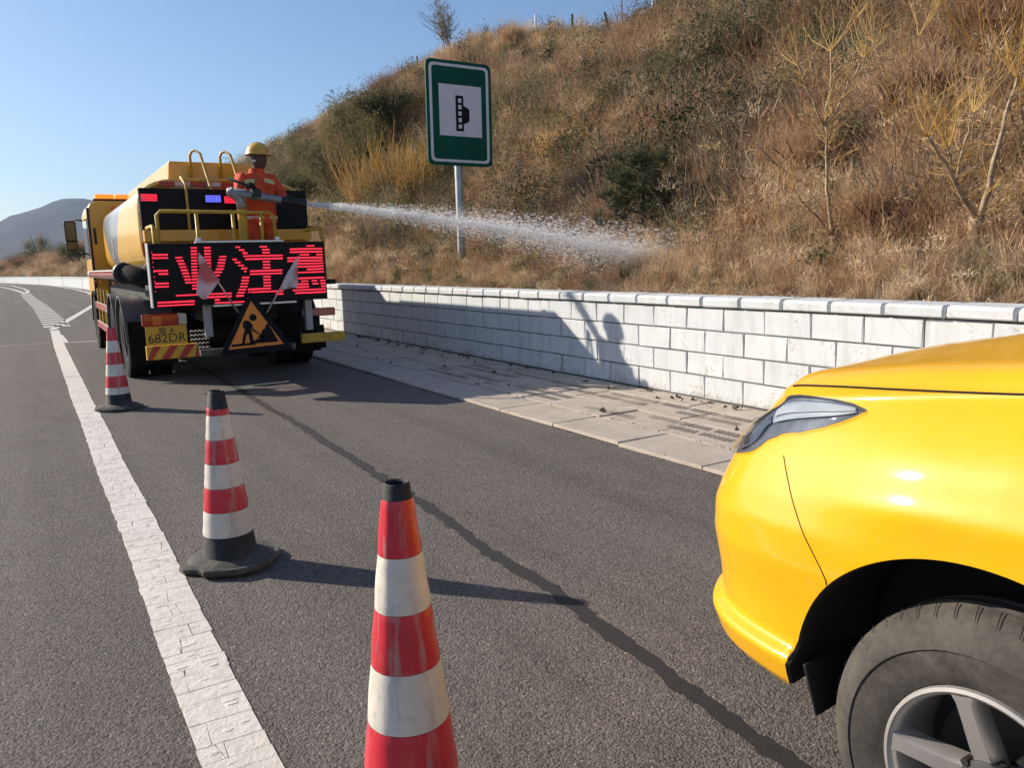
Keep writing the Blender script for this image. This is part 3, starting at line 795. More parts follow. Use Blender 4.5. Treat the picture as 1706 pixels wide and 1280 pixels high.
# bigger separate tussocks that give the slope its lumps; dark-coloured ones imitate shadow pockets
for n, y0, y1, d0, d1, sd_, lo_, hi_ in ((420, 1, 26, 1.8, 9, 21, 1.3, 2.4), (330, 5, 40, 7, 12.4, 22, 1.4, 2.5), (330, 30, 80, 1, 11.5, 23, 1.6, 2.8)):
    x, y, z, d, r = sample(n, y0, y1, d0, d1, sd_); PP.append(np.stack([x, y, z-.05], 1))
    nz_ = fbm(x*.4+55, y*.33+40, 3); qq = r.random(n); nz_ = nz_+.04*np.exp(-((y-12.5)/3)**2-((d-5)/2.5)**2)-.16*np.clip((d-7)/3, 0, 1); KK += [('bigolive' if qq[i] < .30+2.2*(nz_[i]-.5) else ('bigdark' if qq[i] < .46+2.2*(nz_[i]-.5) else ('brown' if qq[i] < .85 else 'grey'))) for i in range(n)]; SS.append(lo_+(hi_-lo_)*r.random(n)**1.5)
for (n, y0, y1, d0, d1, sd_, sz) in ((3200, .5, 22, .15, 2.4, 1, .60), (5600, .5, 26, 1.6, 9, 2, .92), (4200, 6, 30, 8, 15.5, 3, .95), (6500, 26, 60, .3, 15, 4, 1.15), (4200, 60, 120, .3, 15, 5, 1.7), (700, 14, 95, 13.8, 16.0, 6, .75), (1400, 120, 230, .3, 16, 7, 2.6)):
    x, y, z, d, r = sample(n, y0, y1, d0, d1, sd_)
    bare = fbm(x*.8+71, y*.8+13, 3) + .35*np.exp(-((y-31)/3)**2-((d-11.5)/2.5)**2)
    keep = r.random(n) > np.clip((bare-.60)*5, 0, .9)
    x, y, z, d = x[keep], y[keep], z[keep], d[keep]
    PP.append(np.stack([x, y, z], 1)); KK += choose(x, y, d, r); SS.append(sz*(.65+.7*r.random(len(x)))*np.where(d < .6, .7, 1))
scatter('dry_grass', np.concatenate(PP), KK, np.concatenate(SS), 77)

# straw lying over the edge of the coping
sb = blades(1, .5, .1, 1.2, .002, 1)
V = []; F = []; o_ = 0
for k in range(520):
    yy = random.uniform(1.5, 16.5); xx = 5.75+abs(random.gauss(.12, .18)); a = random.uniform(0, 6.3) if random.random() < .5 else random.gauss(3.1, .8)
    l = random.uniform(.12, .55); e = random.uniform(-.05, .5); z0 = tz(xx, yy)+.02; dx, dy = math.cos(a), math.sin(a); wv = .003
    p0 = np.array([xx, yy, z0]); p1 = p0+np.array([dx*l*.5, dy*l*.5, l*.5*e+.03]); p2 = p1+np.array([dx*l*.5, dy*l*.5, -l*.18])
    p2[2] = max(p2[2], .93); s_ = np.array([-dy, dx, 0])*wv
    V += [p0-s_, p0+s_, p1-s_, p1+s_, p2]; F += [[o_, o_+1, o_+3], [o_, o_+3, o_+2], [o_+2, o_+3, o_+4]]; o_ += 5
st = link('loose_straw', np_mesh('loose_straw', V, F, [M['tan']])); st['kind'] = 'stuff'

# --- trees and shrubs that can be told apart
def twig_tree(base, spec, seed, r0):
    """spec: list of limbs (start fraction on trunk or None, [points]) -> tubes"""
    pass
def wig(a, b, n, amt, rnd):
    a, b = Vector(a), Vector(b); L = (b-a).length
    return [a+(b-a)*(i/n) + (Vector((rnd.gauss(0, 1), rnd.gauss(0, 1), rnd.gauss(0, .6)))*amt*L if 0 < i < n else Vector((0, 0, 0))) for i in range(n+1)]
def shoots(mb, p, n, L, rnd, spread=.5, up=.9, r=.004, sub=2, dir0=None):
    for k in range(n):
        d = Vector((rnd.gauss(0, spread), rnd.gauss(0, spread), up*rnd.uniform(.5, 1.1)))
        if dir0 is not None: d += dir0
        d.normalize(); l = L*rnd.uniform(.45, 1.1)
        side = Vector((rnd.gauss(0, 1), rnd.gauss(0, 1), rnd.gauss(0, .4)))*.12*l
        pts = [p, p+d*l*.4+side, p+d*l*.75+side*1.3+Vector((0, 0, .03*l)), p+d*l+side*1.1+Vector((0, 0, .09*l))]
        mb.tube(pts, [r, r*.8, r*.55, r*.25], 4, False)
        for q in range(sub):
            t = rnd.uniform(.25, .8); b0 = pts[1]+(pts[2]-pts[1])*t
            d2 = (d+Vector((rnd.gauss(0, .7), rnd.gauss(0, .7), rnd.uniform(0, .5)))).normalized(); l2 = l*rnd.uniform(.2, .5)
            mb.tube([b0, b0+d2*l2*.5+side*.3, b0+d2*l2], [r*.5, r*.4, r*.15], 3, False)
def pruned_tree(px, py, label, limbs, seed, xref, trunk=(.09, .55), yel=1.0):
    """limbs in photo pixels on the plane through the tree base"""
    rnd = random.Random(seed); b = atx(px, py, xref); b.z = tz(b.x, b.y)-.05
    t = thing('pruned_tree', b, label, 'tree', 'leafless pruned trees behind the wall')
    P = lambda q: at(q[0], q[1], b.y + (q[2] if len(q) > 2 else 0))
    tr = MB(); fork = P(limbs[0][1])
    pts = wig(b, fork, 4, .025, rnd); tr.tube(pts, [q*trunk[0]*.85 for q in (1.25, 1, .92, .9, .98)], 9)
    tr.build('trunk', M['bark'], t, smooth=True)
    for lb in limbs[1:]:
        mb = MB(); pp = [P(q) for q in lb[1]]; r = lb[0]*.66; n = len(pp); full_ = []
        for i in range(n-1): full_ += wig(pp[i], pp[i+1], 4, .02, rnd)[:-1]
        full_.append(pp[-1]); rs = [r*(1-.6*i/(len(full_)-1)) for i in range(len(full_))]
        mb.tube(full_, rs, 7); mb.build('limb', M['bark'], t, smooth=True)
    tw = MB()
    for lb in limbs[1:]:
        pp = [P(q) for q in lb[1]]
        shoots(tw, pp[-1], int(lb[2]*1.5), lb[3], rnd, .5, .75, .0034, 5, (pp[-1]-pp[-2]).normalized()*.6)
        for k in range(int(lb[2]*2.2)):
            i = rnd.randrange(len(pp)-1); q = pp[i]+(pp[i+1]-pp[i])*rnd.random()
            shoots(tw, q, 1, lb[3]*.6, rnd, .8, .5, .0026, 4)
    tw.build('twigs', M['yellow_twig'], t)['kind'] = 'stuff'
    bt = MB()
    for lb in limbs[1:]:
        pp = [P(q) for q in lb[1]]
        for k in range(12):
            i = rnd.randrange(len(pp)-1); q = pp[i]+(pp[i+1]-pp[i])*rnd.random(); shoots(bt, q, 1, lb[3]*.7, rnd, .9, .3, .0026, 4)
    bt.build('bare_twigs', M['bare_twig'], t)['kind'] = 'stuff'
    return t
pruned_tree(1390, 455, 'leafless pruned tree with one tall upright stem, nearest the water jet', [
    (0, (1388, 390)), (.035, [(1388, 392), (1380, 330), (1377, 270), (1374, 205)], 5, .55), (.028, [(1374, 208), (1384, 150), (1384, 85)], 6, .6),
    (.022, [(1374, 208), (1345, 150), (1330, 110)], 5, .5), (.022, [(1376, 208), (1410, 150), (1440, 95)], 6, .55), (.02, [(1388, 395), (1350, 350), (1322, 318)], 5, .4),
    (.03, [(1390, 395), (1398, 375), (1402, 352)], 4, .3)], 5, 7.3, (.055, .5))
pruned_tree(1425, 400, 'leafless pruned tree with two slanting parallel stems, between the other pruned trees', [
    (0, (1424, 352)), (.035, [(1424, 352), (1442, 300), (1462, 225), (1482, 155)], 9, .75), (.026, [(1430, 350), (1452, 285), (1470, 215), (1486, 150)], 9, .7), (.02, [(1440, 300), (1400, 260), (1380, 240)], 5, .4),
    (.02, [(1484, 155), (1470, 110), (1455, 70)], 7, .7), (.02, [(1484, 155), (1515, 110), (1530, 60)], 8, .75)], 8, 8.6, (.05, .5))
pruned_tree(1622, 455, 'leafless pruned tree forking low into a wide vee of yellow shoots', [
    (0, (1628, 362)), (.042, [(1626, 364), (1600, 320), (1575, 270), (1545, 228)], 8, .6), (.045, [(1634, 360), (1655, 270), (1675, 190), (1695, 130)], 9, .75), (.026, [(1632, 365), (1668, 345), (1706, 320)], 6, .5),
    (.024, [(1612, 340), (1590, 300), (1580, 250)], 12, .55), (.022, [(1594, 300), (1604, 250), (1622, 190)], 9, .6)], 12, 7.2, (.075, .5))
pruned_tree(1700, 440, 'leafless pruned tree cut by the right edge of the picture', [
    (0, (1712, 340)), (.04, [(1712, 340), (1706, 240), (1700, 150)], 9, .8), (.03, [(1714, 340), (1740, 240), (1760, 160)], 6, .6), (.02, [(1706, 240), (1670, 150), (1640, 90)], 7, .7)], 15, 8.9, (.06, .5))

def pine(px, py, ptop, label, seed, xref):
    rnd = random.Random(seed); b = atx(px, py, xref); b.z = tz(b.x, b.y)-.05
    H_ = atx(px, ptop, xref).z - b.z
    t = thing('pine_tree', b, label, 'pine tree', 'young pines on the slope')
    mb = MB(); mb.tube([b, b+Vector((.02, .01, H_*.5)), b+Vector((.0, .03, H_))], [.05, .035, .01], 7); mb.build('trunk', M['darkbark'], t, smooth=True)
    br = MB(); vs = []
    for k in range(34):
        hz = H_*(.20+.78*(k/42)); a = k*2.4+rnd.uniform(-.3, .3); L = H_*(.70*(1-(hz/H_)*.72))*rnd.uniform(.5, 1.1)
        p0 = b+Vector((0, .02, hz)); d = Vector((math.cos(a), math.sin(a), rnd.uniform(.0, .35)))
        p1 = p0+d*L*.6; p2 = p0+d*L+Vector((0, 0, L*.18)); br.tube([p0, p1, p2], [.013, .009, .004], 4, False)
        for q in range(7):
            c = p0+(p2-p0)*rnd.uniform(.4, 1.05)+Vector((rnd.gauss(0, .05), rnd.gauss(0, .05), rnd.gauss(0, .04)))*(H_/1.8)
            v, f = fuzz(46, .05, .05, .13, .0026, rnd.randrange(9999), .25, .1); v[:, 2] -= 0
            vs.append((v+np.array(c-b), f))
    br.build('branches', M['darkbark'], t)
    v, f = join(*vs); link('crown', np_mesh('crown', v, f, [M['needle']]), t)
pine(1070, 440, 238, 'small dark green pine beside the landing water jet', 3, 7.6)
pine(1005, 385, 268, 'dark pine on the slope just left of the jet-side pine', 6, 9.0)
pine(1165, 372, 285, 'broad dark green pine on the slope right of the jet-side pine', 9, 8.9)
pine(1265, 330, 258, 'faint olive pine high on the slope, farthest right of the pines', 11, 9.6)

def bush(nm, px, py, W_, H_, label, cat, mats, seed, group=None, n=1, dens=1.0, kind='leaf', pos=None):
    b = pos if pos is not None else hit(px, py); rnd = random.Random(seed); b = Vector(b); b.z = tz(b.x, b.y)-.05
    t = thing(nm, b, label, cat, group)
    st = MB()
    for k in range(9): 
        a = rnd.uniform(0, 6.3); d = Vector((math.cos(a)*W_*.3, math.sin(a)*W_*.3, H_*(rnd.uniform(.5, .9) if kind == 'leaf' else rnd.uniform(.25, .5))))
        st.tube([b, b+d*.5+Vector((rnd.gauss(0, .05), 0, .05)), b+d], [.018*H_, .011*H_, .004*H_], 4, False)
    st.build('stems', M[mats[1]], t)
    if kind == 'leaf':
        parts = [xf(leaves(int(1500*dens), W_*.33, H_*.30, .022*max(W_, H_)**.6, seed*7+k, 0), (rnd.gauss(0, W_*.17), rnd.gauss(0, W_*.17), H_*rnd.uniform(.32, .75))) for k in range(7)]
        v, f = join(*parts); link('crown', np_mesh('crown', v, f, [M[mats[0]]]), t)
    elif kind == 'shoots':
        mb = MB(); shoots(mb, b, int(70*dens), H_, rnd, .38*W_/H_, .9, .010, 3); 
        for k in range(8): shoots(mb, b+Vector((rnd.gauss(0, W_*.25), rnd.gauss(0, W_*.25), 0)), int(8*dens), H_*.85, rnd, .22, .9, .008, 2)
        mb.build('twigs', M[mats[0]], t)['kind'] = 'stuff'
    elif kind == 'fuzz':
        parts = [xf(fuzz(int(900*dens), W_*.3, H_*.45, .16*H_, .0036*H_**.5, seed*5+k, .6, .15), (rnd.gauss(0, W_*.15), rnd.gauss(0, W_*.15), H_*rnd.uniform(.1, .4))) for k in range(5)]
        v, f = join(*parts); link('crown', np_mesh('crown', v, f, [M[mats[0]]]), t)
    return t
G1 = 'green bushes at the far end of the slope'
for i, (px, py, W_, H_, lb, mt) in enumerate([
    (560, 335, 3.2, 2.6, 'tall olive green bush just right of the worker', 'olive'), (620, 300, 3.4, 2.6, 'wide olive green bush left of the green road sign', 'lightolive'),
    (600, 235, 3.2, 2.0, 'green bush high on the slope near the skyline sapling', 'lightolive'), (520, 285, 3.0, 1.8, 'green bush on the far shoulder of the hill behind the worker', 'lightolive'),
    (650, 245, 3.4, 2.6, 'dull green bush halfway up the slope beside the green sign', 'olive'), (500, 360, 2.6, 2.2, 'low green bush behind the black lamp panel of the truck', 'olive')]):
    bush('green_bush', px, py, W_, H_, lb, 'bush', (mt, 'darkbark'), 20+i, G1, dens=1.3)
G2 = 'yellow twig shrubs on the slope'
for i, (px, py, W_, H_, lb) in enumerate([
    (608, 352, 1.9, 2.2, 'yellow twig shrub farthest left of the yellow shrubs above the jet'), (650, 345, 1.9, 2.3, 'yellow twig shrub in the middle of the row above the jet'), (692, 350, 1.5, 2.0, 'yellow twig shrub closest to the green sign, left of its post'),
    (885, 372, .7, .85, 'small yellow twig shrub right of the sign post above the jet'), (925, 262, .6, .7, 'pale yellow shrub halfway up the slope right of the sign')]):
    bush('yellow_shrub', px, py, W_, H_, lb, 'shrub', ('yellow_twig', 'bark'), 40+i, G2, kind='shoots')
bush('bare_shrub', 618, 428, 1.5, 1.3, 'pale bare shrub under the water jet, nearer the truck', 'shrub', ('bare_twig', 'bark'), 51, 'bare shrubs under the jet', kind='shoots', dens=.35)
bush('bare_shrub', 683, 422, 1.3, 1.2, 'pale bare shrub under the water jet, left of the sign post', 'shrub', ('bare_twig', 'bark'), 53, 'bare shrubs under the jet', kind='shoots', dens=.3)
G3 = 'brown brush clumps on the slope'
for i, (px, py, W_, H_, lb) in enumerate([
    (640, 175, 3.0, 2.2, 'reddish brown brush clump left of the sign near the skyline'), (860, 75, 2.0, 1.4, 'dark brown brush on the crest right of the sign'), (905, 118, 2.2, 1.0, 'low dark brush below the crest right of the sign'),
    (980, 335, 1.3, 1.0, 'brown weed clump on the slope left of the pines'), (1480, 395, 1.6, .9, 'reddish brown weed clump between the two right pruned trees'), (1500, 210, 2.2, 1.2, 'dark brown brush high on the slope above the pruned trees'),
    (1330, 300, 1.7, 1.1, 'brown brush on the slope left of the tallest pruned tree'), (780, 395, 1.2, .8, 'reddish weed clump just right of the sign post'), (1650, 130, 2.4, 1.5, 'dark brush in the upper right of the slope')]):
    bush('brown_brush', px, py, W_, H_, lb, 'brush', ('brown', 'darkbark'), 60+i, G3, kind='fuzz')
# skyline tree and sapling
b = at(733, 95, 39.5); b.x = 20.5; b = Vector((20.4, 39.3, 0))
def slim_tree(pos, H_, W_, label, mat, seed, n=9, nm='slim_tree'):
    rnd = random.Random(seed); b = Vector(pos); b.z = tz(b.x, b.y)+.1
    t = thing(nm, b, label, 'tree')
    mb = MB(); ends = []
    for k in range(n):
        a = rnd.uniform(0, 6.3); e = b+Vector((math.cos(a)*W_*.45*rnd.random(), math.sin(a)*W_*.45*rnd.random(), H_*rnd.uniform(.55, 1)))
        p = wig(b+Vector((rnd.gauss(0, .1), rnd.gauss(0, .1), 0)), e, 4, .04, rnd); mb.tube(p, [.04, .03, .022, .014, .006], 4, False); ends += p[2:]
        shoots(mb, p[2], 5, H_*.4, rnd, .5, .8, .012, 3); shoots(mb, p[3], 5, H_*.3, rnd, .6, .8, .010, 3)
    mb.build('branches', M['bare_twig'], t)
    v, f = join(*[xf(leaves(46, W_*.15, H_*.12, .05, rnd.randrange(999), 0), tuple(e-b)) for e in ends])
    link('crown', np_mesh('crown', v, f, [M[mat]]), t); return t
slim_tree((20.5, 39.6, 0), 3.4, 2.6, 'pale thin-leaved tree on the skyline behind the green sign', 'pale_leaf', 4)
sp = Vector((20.3, 57.5, 0)); sp.z = tz(sp.x, sp.y)-.05
t = thing('sapling', sp, 'small sapling with feathery leaves on the skyline left of the sign', 'sapling')
mb = MB(); lv = []; rnd = random.Random(2)
mb.tube([sp, sp+Vector((.05, 0, 1.0)), sp+Vector((-.1, 0, 2.3))], [.03, .02, .008], 5)
for k in range(11):
    p0 = sp+Vector((-.05*k/11, 0, .9+1.35*k/11)); a = k*2.3; d = Vector((math.cos(a), math.sin(a)*.6, .28)); L = .95*(1-.035*k)
    mb.tube([p0, p0+d*L*.6, p0+d*L+Vector((0, 0, -.12))], [.012, .008, .004], 4, False)
    for q in range(9):
        for sgn in (-1, 1):
            c = p0+d*L*(.2+.8*q/9); s_ = Vector((-d.y, d.x, .1))*sgn
            lv.append((np.array([c-sp, c+s_*.10+d*.03-sp, c+s_*.19-sp, c+s_*.10-d*.03-sp]), np.array([[0, 1, 2], [0, 2, 3]])))
mb.build('stem', M['bare_twig'], t); v, f = join(*lv); link('leaves', np_mesh('leaves', v, f, [M['olive']]), t)
# fence posts on the crest
for i, (px, y0, y1, lean, lb) in enumerate([
    (781, 61, 86, 0, 'thin fence post on the crest just right of the skyline tree'), (893, 33, 55, 0, 'short fence post on the crest, first right of the brown mound'), (954, 29, 70, 0, 'dark fence post standing tallest in the dip of the crest'),
    (1018, 35, 64, -.28, 'leaning fence post on the crest left of the tall thin pole'), (1088, 25, 50, 0, 'fence post on the crest right of the tall thin pole'), (696, 110, 128, 0, 'fence post on the crest just left of the green sign'),
    (671, 130, 142, 0, 'small fence post on the crest, second left of the green sign'), (645, 145, 158, 0, 'small fence post on the crest, third left of the green sign'), (1037, 0, 58, 0, 'tall thin pole on the crest, reaching the top of the picture')]):
    d = ray(px, y1); X_ = 20.0; p = EYE+d*(X_/d.x); top = EYE+ray(px, y0)*(X_/ray(px, y0).x); hh = max(top.z-p.z, .5)
    p.z = tz(p.x, p.y)-.1; hh = max(top.z-p.z, .9)+.15; nm = 'thin_pole' if i == 8 else 'fence_post'
    pm = MB(); r_ = .022 if i == 8 else .045; e = p+Vector((lean*hh, 0, hh))
    pm.tube([p, e], [r_, r_*(.5 if i == 8 else .95)], 7)
    pm.tube([p+(e-p)*.72-Vector((.0, .02, 0)), p+(e-p)*.72+Vector((0, .07, .02))], .012, 5)
    setp(pm.build(nm, M['steel'] if i in (0, 1, 4) else M['darkbark'], None, loc=p), lb, 'post' if i < 8 else 'pole', 'fence posts along the crest' if i < 8 else None)
# far roadside bushes, left
G4 = 'brown bushes beyond the far roadside wall'
rnd = random.Random(31)
for i, (px, Y_, hgt, W_, lb, mt) in enumerate([
    (-60, 190, 4.2, 11, 'brown bush beyond the far wall, out past the left edge', 'brown'), (-20, 175, 3.6, 10, 'brown bush at the left edge beyond the far wall', 'brown'), (12, 168, 3.9, 9, 'low russet bush beyond the far wall, near the left edge', 'brown'), (36, 155, 3.5, 8, 'brown bush left of the round far tree', 'brown'),
    (58, 150, 3.6, 8, 'olive brown bush directly below the round far tree', 'olive'), (86, 140, 3.6, 8, 'brown bush just right of the round far tree', 'brown'), (104, 128, 3.4, 7, 'reddish bush left of the truck mirror', 'brown'),
    (122, 112, 3.5, 6.5, 'brown bush behind the truck mirror', 'brown'), (136, 100, 3.3, 6, 'dull green bush beside the truck cab beyond the wall', 'olive'), (150, 104, 3.8, 6, 'brown bush half hidden by the truck cab', 'brown'), (180, 96, 3.4, 6, 'brown bush hidden mostly behind the truck', 'brown')]):
    p = at(px, 455, Y_); pos = Vector((max(p.x, float(wallX(Y_))+2.0), Y_, 0))
    bush('far_bush', 0, 0, W_, hgt, lb, 'bush', (mt, 'darkbark'), 200+i, G4, kind='fuzz' if mt == 'brown' else 'leaf', pos=pos, dens=1.2)
bush('far_tree', 0, 0, 5.5, 7.2, 'round green tree rising beyond the far wall left of the truck', 'tree', ('olive', 'darkbark'), 240, None, pos=Vector((float(at(73, 455, 165).x), 165, 0)), dens=1.5)

# ================================================================== TRUCK
truck = thing('tanker_truck', (2.3, 12.5, 0), 'yellow water tanker truck parked with its red lit message board facing back', 'truck')
XL, XR = 1.06, 3.52; XC = 2.29
def hbox(name, a, b, mat, parent, bev=.006): 
    mb = MB(); mb.box(a, b); return mb.build(name, mat, parent, bevel=bev)
# tank body: rounded section lofted along y
def tank_sec(y, ins=0.0, zlo=1.36, zhi=2.62, x0=1.27, x1=3.42, n=40, ex=4.2):
    cx, cz = (x0+x1)/2, (zlo+zhi)/2; a, b = (x1-x0)/2-ins, (zhi-zlo)/2-ins; P = []
    for k in range(n):
        t = 2*math.pi*k/n; c, s_ = math.cos(t), math.sin(t); e = 2/ex
        P.append((cx+a*abs(c)**e*(1 if c > 0 else -1), y, cz+b*abs(s_)**e*(1 if s_ > 0 else -1)))
    return P
def tankmat():
    b = NB('tank_paint'); p = b.pos(); sx = b.n('ShaderNodeSeparateXYZ'); b.l(p, sx.inputs[0])
    n = b.noise(p, 2, 5); n2 = b.noise(p, 11, 6, .7)
    c = b.ramp(n, [(.3, (.76, .40, .03)), (.7, (.82, .46, .05))])
    c = b.mix(b.ramp(n2, [(.5, 0.), (.8, .35)]), c, (.55, .42, .25))
    # printed grey V swoosh on the flank: between two slanting lines in (y, z)
    zz = b.math('SUBTRACT', sx.outputs['Z'], 1.45)
    lo = b.math('SUBTRACT', 14.55, b.math('MULTIPLY', zz, 1.1)); hi = b.math('ADD', 15.1, b.math('MULTIPLY', zz, 1.75))
    m1 = b.math('GREATER_THAN', sx.outputs['Y'], lo); m2 = b.math('LESS_THAN', sx.outputs['Y'], hi)
    m3 = b.math('LESS_THAN', sx.outputs['X'], 2.0)
    f = b.math('MULTIPLY', b.math('MULTIPLY', m1, m2), m3)
    c = b.mix(f, c, (.17, .18, .20))
    b.col(c); b.set(Roughness=.33, Coat_Weight=.5, Coat_Roughness=.12); return b.m
tank = MB(); secs = [(11.2, .10), (11.16, .03), (11.2, 0), (11.26, .012), (11.3, .0), (16.5, 0), (16.56, .06)]
G = [tank_sec(y, i) for y, i in secs]; G = [r+[r[0]] for r in G]
tank.grid(G); tank.add(G[-1][:-1], [tuple(range(40))]); tank.add(tank_sec(11.2, .10), [tuple(range(40))])
M['tank'] = tankmat()
tank_o = tank.build('tank', M['tank'], truck, smooth=True, auto=35)
# box running along the tank top
tb = MB(); tb.prism([(1.70, 11.42, 2.56), (1.73, 11.42, 2.85), (2.87, 11.42, 2.85), (2.95, 11.42, 2.56)], (0, 4.9, 0)); tb.build('tank_top_box', M['yellow'], truck, bevel=.015)
mh = MB(); mh.cyl((2.3, 14, 2.84), (2.3, 14, 2.96), .28, 20); mh.build('manhole', M['yellow'], truck, bevel=.01)
# reflective strips round the tank rear rim
for k, (z0, z1) in enumerate([(1.62, 1.80), (1.81, 1.99), (2.0, 2.18), (2.19, 2.36)]):
    hbox('reflective_strip', (1.285, 11.135, z0), (1.345, 11.149, z1-.004), M['red_tape' if k % 2 == 0 else 'white_tape'], truck, 0)
for k in range(7):
    x0 = 1.55+.19*k; hbox('reflective_strip', (x0, 11.135, 2.505), (x0+.185, 11.149, 2.56), M['red_tape' if k % 2 == 0 else 'white_tape'], truck, 0)
mb = MB(); mb.box((1.30, 11.13, 1.44), (1.36, 11.148, 1.60), Matrix.Rotation(.6, 3, 'Y')); mb.build('reflective_strip', M['white_tape'], truck)
# black lamp panel with lit modules
pan = hbox('lamp_panel', (1.29, 11.02, 1.95), (3.40, 11.12, 2.465), M['panel'], truck, .008)
def led_module(cx, cz, mat):
    mb = MB(); mb.box((cx-.10, 11.0, cz-.05), (cx+.10, 11.018, cz+.05)); o = mb.build('lamp_module', M['black'], truck)
    d = MB()
    for i in range(9):
        for j in range(4):
            x = cx-.084+i*.021; z = cz-.034+j*.0225; d.box((x-.007, 10.99, z-.007), (x+.007, 10.999, z+.007))
    q = d.build('led_dots', M[mat], o); q['kind'] = 'stuff'
for px, py, mt in ((248, 329, 'led_red'), (355, 331, 'led_blue'), (386, 333, 'led_red'), (480, 336, 'panel')):
    p = at(px, py, 11.0); led_module(p.x, p.z, mt)
# cross beam / rear platform
hbox('rear_beam', (1.30, 10.95, 1.80), (3.42, 11.12, 1.945), M['yellow'], truck)
hbox('platform', (1.25, 10.15, 1.20), (3.45, 11.1, 1.262), M['chassis'], truck)
hbox('toe_board', (1.27, 10.16, 1.265), (3.44, 10.2, 1.82), M['yellow_old'], truck) if False else None
hbox('back_sheet', (1.31, 11.06, 1.30), (3.41, 11.12, 1.795), M['yellow'], truck)
# railings
ra = MB(); yR = 10.20
def rpipe(mb, pts, r=.021): mb.tube(pts, r, 8)
rpipe(ra, [(1.36, yR, 1.27), (1.36, yR, 2.08), (1.40, yR, 2.125), (2.66, yR, 2.115), (2.71, yR, 2.07), (2.74, yR, 1.27)])
for x in (1.80, 2.22, 2.56): rpipe(ra, [(x, yR, 1.27), (x, yR, 2.118)])
rpipe(ra, [(1.36, yR, 1.7), (2.73, yR, 1.7)], .014)
ra.build('guard_rail', M['yellow_old'], truck, smooth=True)
ra = MB(); rpipe(ra, [(1.33, yR+.02, 1.27), (1.31, yR+.02, 1.93), (1.34, yR+.3, 1.97), (1.34, 11.0, 1.97)])
ra.build('side_rail', M['yellow_old'], truck, smooth=True); ra = MB(); rpipe(ra, [(3.36, yR+.1, 1.27), (3.36, yR+.1, 1.93), (3.38, 11.0, 1.97)]); rpipe(ra, [(3.1, yR+.1, 1.9), (3.36, yR+.1, 1.92)]); ra.build('side_rail', M['yellow_old'], truck, smooth=True)
# ladder hand rails rising over the tank top
for x, x2 in ((1.99, 2.12), (2.37, 2.50)):
    ra = MB(); rpipe(ra, [(x, 11.36, 2.56), (x, 11.36, 2.92), (x+.02, 11.33, 2.97), (x+.06, 11.3, 2.98), (x+.10, 11.2, 2.93), (x2+.03, 11.05, 2.5), (x2+.02, 10.95, 2.46)], .018)
    ra.build('ladder_rail', M['yellow_old'], truck, smooth=True)
ra = MB(); rpipe(ra, [(1.82, 11.16, 2.62), (1.84, 10.98, 2.52), (1.845, 10.97, 1.4)], .018); 
ra.build('grab_rail', M['yellow_old'], truck, smooth=True)
# side walkway and hose drum end
sk = MB(); sk.tube([(1.10, 11.75, 1.40), (1.10, 18.0, 1.40)], .075, 14); sk.build('side_tube', M['grey_metal'], truck, smooth=True, auto=40)
sp_ = MB()
for k in range(34): sp_.box((1.024, 11.85+k*.17, 1.37), (1.034, 11.92+k*.17, 1.45))
sq = sp_.build('tube_stripes', M['red_tape'], truck); sq['kind'] = 'stuff'
hp = MB(); hp.tube([(1.07, 11.7, 1.42), (1.10, 11.35, 1.42), (1.25, 11.1, 1.35), (1.5, 10.95, 1.18), (1.75, 10.9, 1.0)], [.115, .12, .12, .115, .11], 14); hp.build('suction_hose', M['rubber'], truck, smooth=True)
hc = MB(); hc.lathe([(.0, 0), (.13, 0), (.14, .02), (.14, .10), (.125, .12)], (1.07, 11.33, 1.42), 'y', 20); hc.build('hose_cap', M['black'], truck, smooth=True, auto=30)
# chassis
ch = MB()
for x in (1.85, 2.62): ch.box((x, 10.4, .78), (x+.11, 18.2, 1.06))
for y in (10.6, 11.4, 12.7, 14.4, 16): ch.box((1.85, y, .82), (2.73, y+.12, 1.02))
ch.box((1.3, 11.0, 1.06), (3.3, 17, 1.3)); ch.box((1.55, 14.6, .55), (3.1, 16.3, 1.05)); ch.box((1.3, 10.62, 1.0), (3.32, 10.7, 1.2))
ch.build('chassis', M['chassis'], truck, bevel=.01)
for x in (1.78, 3.02):
    p = MB(); p.box((x, 10.15, .62), (x+.09, 10.24, 1.2)); p.build('board_post', M['grey_metal'], truck, bevel=.006)
ax = MB()
for y in (12.0, 13.42): ax.tube([(1.3, y, .5), (1.9, y, .5), (2.1, y, .5), (2.28, y, .52), (2.48, y, .5), (2.7, y, .5), (3.28, y, .5)], [.09, .1, .16, .24, .16, .1, .09], 14)
ax.build('axle', M['chassis'], truck, smooth=True)
